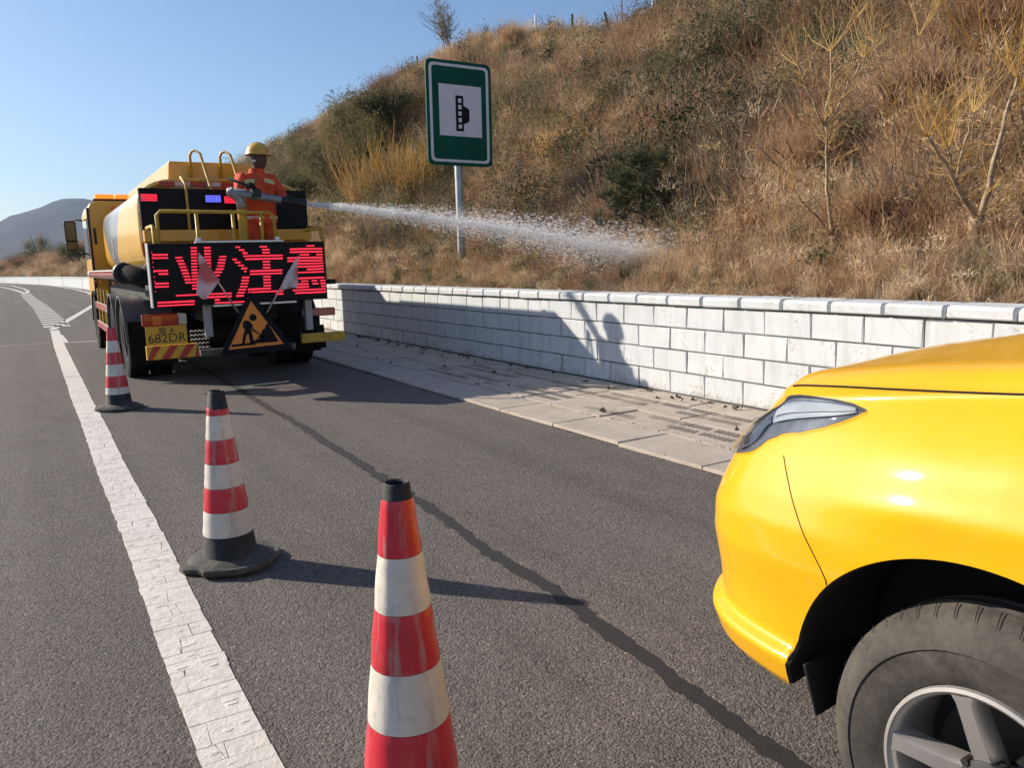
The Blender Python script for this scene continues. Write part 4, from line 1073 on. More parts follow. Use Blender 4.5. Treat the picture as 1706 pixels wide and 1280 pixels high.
# wheels
def truck_wheel(cx, cy, w_, r, outer, dual=True):
    wd = MB(); h = w_/2
    prof = [(r*.58, -h*.72), (r*.80, -h), (r*.93, -h*.96), (r, -h*.80), (r, h*.80), (r*.93, h*.96), (r*.80, h), (r*.58, h*.72)]
    wd.lathe(prof, (cx, cy, r), 'x', 44)
    tyre = wd.build('tyre', M['rubber'], truck, smooth=True, auto=30)
    tr = MB()
    for k in range(48):
        a = 2*math.pi*k/48
        for s_ in (-1, 1):
            R = Matrix.Rotation(a, 3, 'X'); c = Vector((cx+s_*h*.58, cy, r)) + R @ Vector((0, 0, r+.004))
            vs = [c + R @ Vector((x, y, z)) for x, y, z in ((-h*.34, -.022, -.02), (h*.34, -.022, -.02), (h*.34, .022, -.02), (-h*.34, .022, -.02), (-h*.32, -.019, .006), (h*.32, -.019, .006), (h*.32, .019, .006), (-h*.32, .019, .006))]
            tr.add(vs, [(4, 5, 6, 7), (0, 1, 5, 4), (1, 2, 6, 5), (2, 3, 7, 6), (3, 0, 4, 7)])
    t2 = tr.build('tread', M['rubber'], tyre); t2['kind'] = 'stuff'
    rm = MB(); sgn = -1 if outer < 0 else 1
    rm.lathe([(r*.58, sgn*h*.8), (r*.55, sgn*h*.75), (r*.5, sgn*h*.1), (r*.3, -sgn*h*.2), (r*.27, sgn*h*.35), (r*.2, sgn*h*.6), (0, sgn*h*.6)], (cx, cy, r), 'x', 28)
    rm.build('rim', M['chassis'], tyre, smooth=True, auto=30)
for y in (12.0, 13.42):
    for cx, o_ in ((1.165, -1), (1.46, -1), (3.415, 1), (3.12, 1)): truck_wheel(cx, y, .26, .5, o_)
for cx, o_ in ((1.17, -1), (3.4, 1)): truck_wheel(cx, 17.1, .28, .5, o_)
# curved mudguards
def guard(cx0, cx1, cy, r, a0, a1, name='mudguard', mat='fender_grey'):
    mb = MB(); n = 22; G = []
    for k in range(n+1):
        a = a0+(a1-a0)*k/n; y = cy+r*math.cos(a); z = .5+r*math.sin(a); y2 = cy+(r-.014)*math.cos(a); z2 = .5+(r-.014)*math.sin(a); dy, dz = -.03*math.cos(a), -.03*math.sin(a)
        G.append([(cx0, y+dy, z+dz), (cx0, y, z), (cx1, y, z), (cx1, y2, z2), (cx0+.012, y2, z2), (cx0, y+dy, z+dz)])
    mb.grid(G); return mb.build(name, M[mat], truck, smooth=True, auto=40)
for y in (12.0, 13.42):
    guard(1.01, 1.62, y, .62, rad(-8), rad(180)); guard(2.96, 3.57, y, .62, rad(0), rad(180), mat='chassis')
guard(1.02, 1.6, 17.1, .6, rad(0), rad(180), mat='chassis')
# hanging mud flaps
for x0 in (1.03, 2.98):
    mb = MB(); mb.box((x0, 11.30, .22), (x0+.58, 11.32, .80), Matrix.Rotation(.05, 3, 'X')); mb.build('mud_flap', M['rubber'], truck)
tp = MB()                                          # tread plate behind the lamp, white chevrons
for i in range(5):
    for j in range(5):
        x = 1.64+i*.045; z = .46+j*.052
        tp.prism([(x, 10.42, z), (x+.02, 10.42, z+.022), (x+.042, 10.42, z+.008), (x+.042, 10.42, z+.022), (x+.02, 10.42, z+.036), (x, 10.42, z+.014)], (0, .006, 0))
tpo = tp.build('tread_plate', M['silver'], truck); tpo['kind'] = 'stuff'
# side guards
for z in (.46, .80):
    hbox('side_guard', (1.02, 14.12, z), (1.05, 16.45, z+.11), M['white_tape'], truck, 0)
    for k in range(13):
        mb = MB(); y0 = 14.18+k*.18; mb.prism([(1.018, y0, z+.004), (1.018, y0+.07, z+.004), (1.018, y0+.11, z+.106), (1.018, y0+.04, z+.106)], (-.003, 0, 0)); mb.build('guard_stripe', M['red_tape'], truck)
for y in (14.2, 14.9, 15.6, 16.3): hbox('guard_post', (1.055, y, .42), (1.09, y+.07, 1.15), M['yellow_old'], truck, 0)
ft = MB(); ft.cyl((1.45, 14.4, .72), (1.45, 15.9, .72), .26, 24); ft.build('fuel_tank', M['chassis'], truck, smooth=True, auto=40)
for y in (12.6, 14.9, 16.2): hbox('side_marker', (1.03, y, 1.255), (1.06, y+.06, 1.30), M['orange_lens'], truck, 0)
# cab
cb = MB(); cb.prism([(1.07, 16.85, .75), (1.07, 16.85, 2.55), (1.12, 16.85, 2.70), (1.25, 16.85, 2.75), (3.33, 16.85, 2.75), (3.46, 16.85, 2.70), (3.51, 16.85, 2.55), (3.51, 16.85, .75)], (0, 1.75, 0))
cab = cb.build('cab', M['yellow'], truck, bevel=.03)
hbox('windshield', (1.2, 18.595, 1.55), (3.4, 18.615, 2.5), M['glass'], cab, 0)
hbox('side_window', (1.055, 17.2, 1.7), (1.068, 18.3, 2.45), M['glass'], cab, 0)
hbox('rear_trim', (1.055, 16.83, .8), (1.10, 16.88, 2.62), M['black'], cab, 0)
hbox('air_vent', (1.14, 16.825, 1.95), (1.18, 16.845, 2.25), M['black'], cab, 0)
hbox('rear_label', (1.45, 16.825, 2.60), (1.7, 16.845, 2.645), M['orange_lens'], cab, 0)
lb = hbox('light_bar', (1.2, 17.0, 2.76), (3.3, 17.28, 2.80), M['black'], truck)
for k in range(6): hbox('amber_beacon', (1.24+k*.345, 17.02, 2.805), (1.24+k*.345+.32, 17.26, 2.885), M['amber_lens'], lb, .012)
# mirrors
M['mirror'] = simple('mirror_glass', (.10, .06, .03), .08, metal=1)
mi = MB(); mi.tube([(1.1, 18.45, 2.47), (.98, 18.62, 2.50), (.84, 18.66, 2.49), (.83, 18.66, 1.86), (.98, 18.6, 1.80), (1.1, 18.45, 1.84)], .016, 7); mi.build('mirror_arm', M['black'], truck, smooth=True)
def mirror(cx, cz, w_, h_):
    mb = MB(); mb.box((cx-w_/2, 18.56, cz-h_/2), (cx+w_/2, 18.68, cz+h_/2)); o = mb.build('mirror', M['black'], truck, bevel=.03)
    g = MB(); g.box((cx-w_/2+.025, 18.545, cz-h_/2+.03), (cx+w_/2-.025, 18.559, cz+h_/2-.03)); g.build('mirror_glass', M['mirror'], o)
mirror(.84, 2.27, .22, .42); mirror(.84, 1.98, .22, .20)
# message board
bd = thing  # (alias kept local)
board = hbox('message_board', (1.205, 9.94, 1.02), (3.255, 10.09, 1.745), M['panel'], truck, .004)
hbox('board_edge', (1.192, 9.93, 1.015), (1.203, 10.1, 1.75), M['silver'], board, 0)
hbox('board_trim', (1.72, 9.925, 1.748), (2.74, 10.05, 1.768), M['silver'], board, 0)
hbox('board_trim', (1.86, 9.925, .995), (2.85, 10.05, 1.016), M['silver'], board, 0)
for x in (1.74, 2.66): hbox('board_hinge', (x, 9.99, 1.76), (x+.05, 10.05, 1.81), M['silver'], board, 0)
# the lit characters: strokes filled with rows of light, as a scanning LED matrix shows them
src = np.array([(497, 572), (1393, 556), (1412, 835), (535, 888)], float); dst = np.array([(0, 1), (1, 1), (1, 0), (0, 0)], float)
A = []; Bv = []
for (x, y), (u, v) in zip(src, dst):
    A.append([x, y, 1, 0, 0, 0, -u*x, -u*y]); Bv.append(u); A.append([0, 0, 0, x, y, 1, -v*x, -v*y]); Bv.append(v)
hm = np.append(np.linalg.solve(np.array(A), np.array(Bv)), 1).reshape(3, 3)
def uv(p): q = hm @ np.array([p[0], p[1], 1]); return (q[0]/q[2], q[1]/q[2])
strokes = [
 [(522,622),(602,622),(603,652),(522,652)], [(530,692),(603,692),(605,722),(530,722)], [(538,764),(608,762),(610,794),(540,796)],
 [(718,580),(750,580),(760,806),(730,806)], [(786,580),(820,578),(828,806),(798,806)],
 [(638,636),(672,630),(705,700),(728,762),(698,776),(670,702)], [(866,632),(902,630),(890,690),(846,764),(818,752),(852,690)],
 [(646,812),(930,798),(930,828),(646,842)],
 [(944,584),(958,578),(1010,612),(1000,630)], [(930,648),(952,644),(1008,690),(1000,712)], [(985,726),(1020,726),(1012,770),(988,832),(950,832),(972,780)],
 [(1062,576),(1098,574),(1128,608),(1092,610)], [(980,622),(1186,616),(1186,646),(1000,648)], [(1084,600),(1120,600),(1128,800),(1092,800)], [(1022,694),(1184,690),(1184,724),(1022,730)], [(1012,790),(1190,786),(1190,814),(1012,818)],
 [(1305,570),(1344,570),(1344,590),(1305,590)], [(1222,588),(1384,584),(1384,612),(1222,616)], [(1272,616),(1318,616),(1318,636),(1272,636)], [(1354,612),(1386,612),(1386,634),(1354,634)], [(1210,634),(1386,630),(1386,652),(1210,654)],
 [(1262,664),(1390,662),(1390,692),(1262,694)], [(1264,706),(1392,704),(1392,716),(1264,718)], [(1266,724),(1394,722),(1394,742),(1266,744)],
 [(1240,764),(1262,752),(1300,752),(1262,806),(1236,806)], [(1278,748),(1314,748),(1320,796),(1284,800)], [(1330,744),(1362,748),(1366,768),(1338,768)], [(1372,742),(1400,742),(1402,776),(1380,778)], [(1250,786),(1402,782),(1402,806),(1250,812)],
 [(552,862),(742,850),(742,868),(552,880)], [(845,846),(1000,842),(1000,858),(845,862)]]
UVS = [[uv(p) for p in s_] for s_ in strokes]; rows_ = 20; led = MB()
bx0, bx1, bz0, bz1 = 1.205, 3.255, 1.02, 1.745
for r_ in range(rows_):
    for dv in (.5,):
        v = (r_+dv)/rows_; segs = []
        for P_ in UVS:
            xs = []
            for a, b in zip(P_, P_[1:]+P_[:1]):
                if (a[1]-v)*(b[1]-v) < 0: xs.append(a[0]+(b[0]-a[0])*(v-a[1])/(b[1]-a[1]))
            xs.sort()
            for i in range(0, len(xs)-1, 2): segs.append((xs[i], xs[i+1]))
        segs.sort(); mg = []
        for s_ in segs:
            if mg and s_[0] < mg[-1][1]+.004: mg[-1] = (mg[-1][0], max(mg[-1][1], s_[1]))
            else: mg.append(s_)
        zc = bz0+(bz1-bz0)*v; hh = .0088 if r_ % 3 else .0070
        for u0, u1 in mg:
            if u1-u0 < .004: continue
            x0 = bx0+(bx1-bx0)*u0; x1 = bx0+(bx1-bx0)*u1; n = max(1, int((x1-x0)/.024))
            for k in range(n):
                w_ = (x1-x0)/n; led.box((x0+k*w_+.0008, 9.932, zc-hh), (x0+(k+1)*w_-.0008, 9.9395, zc+hh))
for k in range(9): led.box((1.235, 9.932, 1.20+k*.055), (1.242, 9.9395, 1.212+k*.055))
lo_ = led.build('lit_characters', M['led_red'], board, fixn=False); lo_['kind'] = 'stuff'
# lamps, plate, chevron bumper
tl = MB(); tl.box((1.10, 10.28, .785), (1.50, 10.36, .925)); tlo = tl.build('tail_lamp', M['red_lens'], truck, bevel=.012)
hbox('indicator', (1.215, 10.272, .80), (1.31, 10.279, .91), M['orange_lens'], tlo, 0); hbox('reverse_lamp', (1.505, 10.29, .79), (1.60, 10.36, .92), M['clear_lens'], tlo, .006)
tl = MB(); tl.box((3.13, 10.28, .785), (3.46, 10.36, .89)); tlo = tl.build('tail_lamp', M['red_lens'], truck, bevel=.012)
hbox('reverse_lamp', (3.03, 10.29, .79), (3.125, 10.36, .885), M['clear_lens'], tlo, .006)
pl_ = MB(); pl_.box((1.125, 10.262, .56), (1.585, 10.272, .785)); plo = pl_.build('number_plate', M['plate'], truck, bevel=.004)
text_mesh('冀·A', 'plate_text', M['plate_ink'], plo, (1.355, 10.261, .722), .085, (1, 0, 0), (0, 0, 1), .001, sx=1.15)
text_mesh('682DR', 'plate_text', M['plate_ink'], plo, (1.355, 10.261, .632), .150, (1, 0, 0), (0, 0, 1), .001, sx=1.0)
cv = MB(); cv.box((1.115, 10.26, .385), (1.70, 10.33, .55)); cvo = cv.build('chevron_bumper', M['plate'], truck, bevel=.005)
for k in range(4):
    x = 1.08+k*.19; a = max(x, 1.12); mb = MB()
    pts = [(max(1.118, min(1.697, q)), 10.258, zz) for q, zz in ((x, .388), (x+.095, .388), (x+.205, .547), (x+.11, .547))]
    mb.prism(pts, (0, .0015, 0)); mb.build('chevron_stripe', M['red_tape'], cvo)
hbox('side_bumper', (3.0, 10.30, .44), (3.58, 10.38, .56), M['yellow_old'], truck, .006)
mb = MB(); mb.tube([(3.08, 10.5, 1.02), (3.02, 10.42, .56)], .02, 6); mb.tube([(3.12, 10.5, 1.0), (3.3, 10.42, .5)], .012, 6); mb.build('bumper_stay', M['chassis'], truck)
mb = MB(); mb.box((2.95, 10.75, .30), (3.45, 10.78, .62), Matrix.Rotation(-.06, 3, 'Y')); mb.build('mud_flap', M['rubber'], truck)
mb = MB(); mb.box((1.75, 10.45, .36), (2.95, 10.53, .44)); mb.build('underrun_bar', M['fender_grey'], truck, bevel=.006)
# swoosh lettering on the flank (pale strokes of worn writing)
lt = MB()
for k, (dy, dz, wy, hz) in enumerate([(0, .0, .22, .018), (0, .05, .20, .016), (.02, .10, .16, .016), (.08, .025, .03, .11), (0, .19, .2, .016), (.03, .235, .15, .016), (.0, .28, .2, .016), (.15, .235, .03, .09)]):
    lt.box((1.262, 14.75+dy, 1.66+dz), (1.2685, 14.75+dy+wy, 1.66+dz+hz))
lo2 = lt.build('side_lettering', M['retro'], tank_o); 

# ------------------------------------------------------------------ roadworks triangle and flags on the truck's rear
tri = thing('roadworks_sign', (2.35, 9.9, .42), 'black edged orange triangle sign showing a digging worker, hung on the truck tail', 'sign')
def z1(x, y, Y): return at(80+x/3.048, 220+y/3.048, Y)
def rounded(poly, r, n=5):
    out = []
    for i in range(len(poly)):
        a, b, c = Vector(poly[i-1]), Vector(poly[i]), Vector(poly[(i+1) % len(poly)])
        p, q = b+(a-b).normalized()*r, b+(c-b).normalized()*r
        for k in range(n+1):
            t = k/n; out.append(tuple(p*(1-t)**2+b*2*t*(1-t)+q*t*t))
    return out
YT = 9.86
o3 = [z1(1026, 803, YT), z1(872, 1142, YT), z1(1252, 1102, YT)]
mb = MB(); mb.prism(rounded([tuple(p) for p in o3], .055), (0, .022, 0)); mb.build('sign_rim', M['sign_black'], tri, bevel=.003)
i3 = [z1(1030, 858, YT-.003), z1(917, 1106, YT-.003), z1(1197, 1076, YT-.003)]
mb = MB(); mb.prism(i3, (0, .0025, 0)); mb.build('sign_face', M['sign_orange'], tri)
def pict(poly, name='pictogram', d=-.006):
    mb = MB(); mb.prism([z1(x, y, YT+d) for x, y in poly], (0, .002, 0)); return mb
pm = MB()
c = z1(1041, 942, YT-.006); pm.lathe([(0, 0), (.043, 0), (.043, .002), (0, .002)], (c.x, c.y, c.z), 'y', 18)
for poly in ([(988,970),(1000,956),(1024,960),(1036,985),(1030,1003),(1006,1008),(992,996)], [(1002,1000),(1032,1004),(1048,1074),(1028,1077),(1018,1022),(1008,1030),(998,1082),(984,1084),(992,1030)],
             [(1020,962),(1036,975),(1042,1000),(1086,1030),(1084,1036),(1036,1008),(1028,985)], [(1082,1028),(1100,1044),(1078,1050),(1066,1042)],
             [(1062,1050),(1080,1050),(1086,1008),(1100,998),(1108,976),(1118,972),(1172,1064),(1050,1074),(1046,1062)],
             [(934,1080),(1052,1068),(1056,1080),(930,1093)]):
    pm.prism([z1(x, y, YT-.006) for x, y in poly], (0, .002, 0))
po = pm.build('pictogram', M['sign_black'], tri)
hk = MB(); hk.tube([(2.33, 9.88, 1.0), (2.33, 10.0, 1.06), (2.33, 10.12, 1.0)], .01, 6); hk.tube([(2.5, 9.88, .6), (2.5, 10.45, .7)], .012, 6); hk.build('sign_hook', M['chassis'], tri)
def flagmat():
    b = NB('flag_cloth'); uvn = b.coord('Object'); gm = b.n('ShaderNodeTexGradient', gradient_type='SPHERICAL')
    mp = b.n('ShaderNodeMapping'); b.l(uvn, mp.inputs['Vector']); mp.inputs['Location'].default_value = (-.02, 0, .36); mp.inputs['Scale'].default_value = (4.2, .2, 5.5)
    mp.inputs['Location'].default_value = (-.42, 0, 1.25)
    b.l(mp.outputs[0], gm.inputs[0]); n = b.noise(uvn, 9, 4)
    f = b.ramp(b.math('ADD', gm.outputs['Fac'], b.math('MULTIPLY', b.math('SUBTRACT', n, .5), .35)), [(.1, 0.), (.45, .85)])
    c = b.mix(f, (.84, .80, .80), (.70, .13, .11)); b.col(c); b.set(Roughness=.8)
    t = b.n('ShaderNodeBsdfTranslucent'); b.l(c, t.inputs[0]); mx = b.n('ShaderNodeMixShader'); mx.inputs[0].default_value = .35
    b.l(b.b.outputs[0], mx.inputs[1]); b.l(t.outputs[0], mx.inputs[2]); b.l(mx.outputs[0], b.out.inputs[0]); return b.m
M['white_flag'] = flagmat()
def flag(foot, top, left_edge, right_edge, label):
    f0, f1 = z1(*foot, 9.9), z1(*top, 9.9); t = thing('warning_flag', f1, label, 'flag', 'warning flags on the truck tail')
    mb = MB(); mb.tube([f0, f1], [.012, .010], 8); mb.build('pole', M['silver'], t, smooth=True)
    n = len(left_edge); G = []
    for i in range(n):
        a, b = z1(*left_edge[i], 9.88), z1(*right_edge[i], 9.88); row = []
        for k in range(9):
            u = k/8; p = a+(b-a)*u; p = p+Vector((0, .022*math.sin(u*7+i*.7)*(.3+i/n), 0)); row.append(tuple(p))
        G.append(row)
    mb = MB(); mb.grid(G); o = mb.build('cloth', M['white_flag'], t, smooth=True, fixn=False)
    sm = o.modifiers.new('s', 'SOLIDIFY'); sm.thickness = .003
flag((968, 918), (764, 612), [(764,614),(763,640),(768,690),(760,740),(756,790),(752,822),(790,852)], [(768,616),(792,640),(826,690),(858,735),(872,752),(838,800),(800,850)], 'drooping white flag with a red patch, pole leaning left of the orange triangle')
flag((1112, 918), (1272, 628), [(1264,634),(1246,664),(1216,716),(1196,756),(1178,798),(1196,800)], [(1270,634),(1270,664),(1270,716),(1272,760),(1262,792),(1228,786)], 'white flag with a red patch, pole leaning right of the orange triangle')

# ================================================================== WORKER AND WATER CANNON
DZ = 1.262; PC = Vector((2.63, 10.53, DZ))
man = thing('person', PC, 'person in orange coverall and yellow helmet standing on the truck platform aiming the water jet', 'person')
def skin_mesh(name, verts, edges, radii, root=0, sub=2):
    me = bpy.data.meshes.new(name); me.from_pydata(verts, edges, []); o = bpy.data.objects.new(name, me); COL.objects.link(o)
    sk = o.modifiers.new('skin', 'SKIN'); sk.use_smooth_shade = True
    for i, v in enumerate(o.data.skin_vertices[0].data):
        r = radii[i]; v.radius = (r, r) if not hasattr(r, '__len__') else r; v.use_root = (i == root)
    ss = o.modifiers.new('sub', 'SUBSURF'); ss.levels = sub; ss.render_levels = sub
    dg = bpy.context.evaluated_depsgraph_get(); m2 = bpy.data.meshes.new_from_object(o.evaluated_get(dg)); bpy.data.objects.remove(o); m2.name = name
    return m2
J = [  # name, position relative to PC, radius
 ('pelvis', (0, 0, .86), .14), ('spine', (0, .01, 1.03), .135), ('chest', (.0, .01, 1.21), .15), ('nb', (.01, .02, 1.365), .075), ('neck', (.02, .01, 1.415), .062),
 ('jaw', (.042, -.02, 1.468), .092), ('head', (.03, -.005, 1.555), .122), ('crown', (.025, 0, 1.635), .10),
 ('sr', (-.195, .0, 1.295), .078), ('er', (-.265, -.10, 1.08), .062), ('wr', (-.185, -.27, 1.115), .042),
 ('sl', (.20, .0, 1.29), .078), ('el', (.29, -.10, 1.07), .062), ('wl', (.285, -.27, .985), .042),
 ('hr', (-.095, 0, .76), .115), ('kr', (-.115, -.03, .44), .085), ('ar', (-.115, .02, .10), .062), ('tr', (-.125, -.12, .045), .046),
 ('hl', (.095, 0, .76), .115), ('kl', (.125, -.02, .44), .085), ('al', (.13, .03, .10), .062), ('tl', (.15, -.11, .045), .046)]
ix = {j[0]: i for i, j in enumerate(J)}
E_ = [('pelvis','spine'),('spine','chest'),('chest','nb'),('nb','neck'),('neck','jaw'),('jaw','head'),('head','crown'),('chest','sr'),('sr','er'),('er','wr'),('chest','sl'),('sl','el'),('el','wl'),('pelvis','hr'),('hr','kr'),('kr','ar'),('ar','tr'),('pelvis','hl'),('hl','kl'),('kl','al'),('al','tl')]
bm_ = skin_mesh('body', [j[1] for j in J], [(ix[a], ix[b]) for a, b in E_], [j[2] for j in J])
bm_.materials.clear(); 
for k in ('hivis', 'skin', 'boot', 'glove'): bm_.materials.append(M[k])
for p in bm_.polygons:
    c = p.center; p.use_smooth = True
    p.material_index = 1 if (c.z > 1.415 and abs(c.x) < .2) else (2 if c.z < .12 else 0)
link('body', bm_, man)
# loose jacket over the trunk
jk = MB(); G = []
secs_ = [(.745, .205, .158, 0), (.78, .212, .160, 0), (.90, .200, .150, 0), (1.04, .205, .150, .0), (1.16, .222, .152, .005), (1.245, .222, .142, .01), (1.305, .198, .122, .015), (1.345, .135, .100, .02), (1.372, .100, .090, .018), (1.42, .090, .086, .012)]
for z, rx, ry, dy in secs_:
    G.append([(PC.x+.005+rx*math.cos(2*math.pi*k/36)*(1+.025*math.sin(k*2.1+z*9)+.02*math.sin(z*31+k*.9)), PC.y+dy+ry*math.sin(2*math.pi*k/36)*(1+.04*math.sin(k*1.7+z*13)+.03*math.sin(z*37+k*.6)), PC.z+z) for k in range(37)])
jk.grid(G); jo = jk.build('jacket', M['hivis'], man, smooth=True)
def chest_tape(a0, a1, z0, z1_, mat, off, tilt=0):
    mb = MB(); G = []
    for z in np.linspace(z0, z1_, 3):
        row = []
        for k in range(9):
            a = a0+(a1-a0)*k/8; zz = z+tilt*(k/8-.5)
            rx = np.interp(zz, [q[0] for q in secs_], [q[1] for q in secs_])+off; ry = np.interp(zz, [q[0] for q in secs_], [q[2] for q in secs_])+off
            row.append((PC.x+.005+rx*math.cos(a), PC.y+.008+ry*math.sin(a), PC.z+zz))
        G.append(row)
    mb.grid(G); return mb.build('reflective_tape', M[mat], jo, smooth=True)
for a0, a1, tl_ in ((rad(196), rad(252), .012), (rad(283), rad(338), -.03)):
    chest_tape(a0, a1, 1.225, 1.275, 'retro', .012, tl_); chest_tape(a0, a1, 1.238, 1.262, 'lime', .016, tl_)
chest_tape(rad(180), rad(360), .79, .825, 'retro', .010)
# head details, turned towards the jet
fd = Vector((.72, -.69, 0)).normalized(); sd2 = Vector((.69, .72, 0)).normalized(); hc_ = PC+Vector((.03, -.005, 1.55))
mb = MB()
nz = hc_+fd*.098; mb.add([nz+Vector((0, 0, .028))-fd*.012, nz-sd2*.017+Vector((0, 0, -.022))-fd*.01, nz+sd2*.017+Vector((0, 0, -.022))-fd*.01, nz+fd*.026+Vector((0, 0, -.016)), nz+Vector((0, 0, -.03))-fd*.012], [(0, 1, 3), (0, 3, 2), (1, 4, 3), (4, 2, 3), (0, 2, 4, 1)])
mb.build('nose', M['skin'], man, smooth=True)
for s_ in (-1, 1):
    e = hc_+sd2*.098*s_-fd*.0; mb = MB(); mb.lathe([(0, -.006), (.022, -.008), (.030, 0), (.022, .008), (0, .006)], e, 'x' if True else 'y', 12); mb.build('ear', M['skin'], man, smooth=True)
    ey = hc_+fd*.086+sd2*.036*s_+Vector((0, 0, .018)); mb = MB(); mb.lathe([(0, -.012), (.010, -.008), (.013, 0), (.010, .008), (0, .012)], ey, 'z', 10); mb.build('eye', M['black'], man, smooth=True)
mo = hc_+fd*.093+Vector((0, 0, -.058)); mb = MB(); mb.tube([mo-sd2*.026, mo+fd*.004, mo+sd2*.026], .006, 6); mb.build('mouth', M['skin'], man, smooth=True)
mb = MB(); q = hc_-sd2*.085-fd*.0; 
mb.grid([[tuple(hc_+(fd*math.cos(a)-sd2*math.sin(a))*r_+Vector((0, 0, z))) for a in np.linspace(1.35, 1.9, 6)] for z, r_ in ((-.055, .104), (-.042, .108), (-.030, .110))]); mb.build('white_strap', M['sign_white'], man, smooth=True)
hm_ = MB(); hb = hc_+Vector((-.006, .004, .055)); n = 28; G = []
for t in np.linspace(0, 1, 9):
    a = t*math.pi/2; r = math.cos(a); z = math.sin(a)*.135
    G.append([tuple(hb+(fd*math.cos(k*2*math.pi/n)*.148+sd2*math.sin(k*2*math.pi/n)*.124)*max(r, .001)+Vector((0, 0, z))) for k in range(n+1)])
br_ = [tuple(hb+(fd*math.cos(k*2*math.pi/n)*(.165+.045*max(0, math.cos(k*2*math.pi/n)))+sd2*math.sin(k*2*math.pi/n)*.134)+Vector((0, 0, -.012-.012*max(0, math.cos(k*2*math.pi/n))))) for k in range(n+1)]
hm_.grid([br_]+G); ho = hm_.build('helmet', M['helmet'], man, smooth=True)
sm = ho.modifiers.new('s', 'SOLIDIFY'); sm.thickness = .006
rb = MB(); rb.tube([tuple(hb+fd*math.cos(a)*.150+Vector((0, 0, math.sin(a)*.139))) for a in np.linspace(.25, 2.9, 14)], .009, 6); rb.build('helmet_rib', M['helmet'], ho, smooth=True)
# gloved hands closed round the bars: palm, four fingers, thumb
def hand(c, grip, back, label='hand', sgn=1):
    """c: palm centre, grip: axis of the bar held, back: direction from bar to the back of the hand"""
    g_ = Vector(grip).normalized(); b_ = Vector(back).normalized(); u = g_.cross(b_).normalized()
    mb = MB(); mb.tube([c-g_*.042+b_*.012, c-g_*.02+b_*.016, c+g_*.02+b_*.016, c+g_*.042+b_*.010], [.022, .029, .029, .022], 10)
    for i, l in enumerate((.92, 1.05, 1.0, .8)):
        o = c+g_*(-.034+.0225*i)
        mb.tube([o+u*.010*sgn+b_*.016, o+u*.036*sgn*l+b_*.010, o+u*.046*sgn*l-b_*.022, o+u*.024*sgn*l-b_*.044, o+u*.004*sgn-b_*.046], [.0115, .011, .0105, .010, .008], 7)
    o = c-g_*.036; mb.tube([o-u*.010*sgn+b_*.010, o-g_*.022-u*.022*sgn-b_*.008, o-g_*.012-u*.024*sgn-b_*.034, o+g_*.004-u*.012*sgn-b_*.046], [.0135, .0125, .0115, .009], 7)
    return mb.build(label, M['glove'], man, smooth=True)
# cannon
can = thing('water_cannon', (2.36, 10.32, DZ), 'grey water cannon on a yellow pedestal held by the worker on the truck', 'water cannon')
N0 = Vector((3.11, 10.09, 2.215)); A0 = Vector((2.25, 10.32, 2.37)); bd_ = (N0-A0).normalized()
mb = MB(); mb.tube([(2.36, 10.32, DZ), (2.36, 10.32, 2.16)], .055, 16); mb.lathe([(.10, 0), (.10, .015), (.06, .02)], (2.36, 10.32, DZ), 'z', 16); mb.build('pedestal', M['yellow_old'], can, smooth=True, auto=35)
mb = MB(); mb.tube([(2.36, 10.32, 2.16), (2.36, 10.32, 2.24), (2.33, 10.32, 2.31), A0, A0-bd_*.05], [.062, .06, .062, .066, .045], 14); mb.build('swivel', M['grey_metal'], can, smooth=True)
mb = MB(); mb.tube([A0-bd_*.02, A0+bd_*.25, A0+bd_*.55, A0+bd_*.62], [.060, .052, .044, .044], 16); mb.build('barrel', M['grey_metal'], can, smooth=True)
mb = MB(); mb.tube([A0+bd_*.60, A0+bd_*.66, A0+bd_*.72, A0+bd_*.78, A0+bd_*.82, N0], [.046, .056, .056, .045, .052, .052], 16); mb.build('nozzle', M['black'], can, smooth=True, auto=40)
h0, h1 = Vector((2.23, 10.33, 2.535)), Vector((2.54, 10.21, 2.395))
mb = MB(); mb.tube([h0, h1, A0+bd_*.36], [.017, .017, .014], 9); mb.build('tiller', M['chassis'], can, smooth=True)
hand(Vector((2.467, 10.235, 2.435)), h1-h0, (-.15, .55, .35)); hand(A0+bd_*.70+Vector((0, .0, .03)), bd_, (.0, .35, .9))
bx = MB(); bx.box((2.47, 10.17, 2.30), (2.58, 10.27, 2.40)); bx.build('valve_box', M['black'], can, bevel=.012)
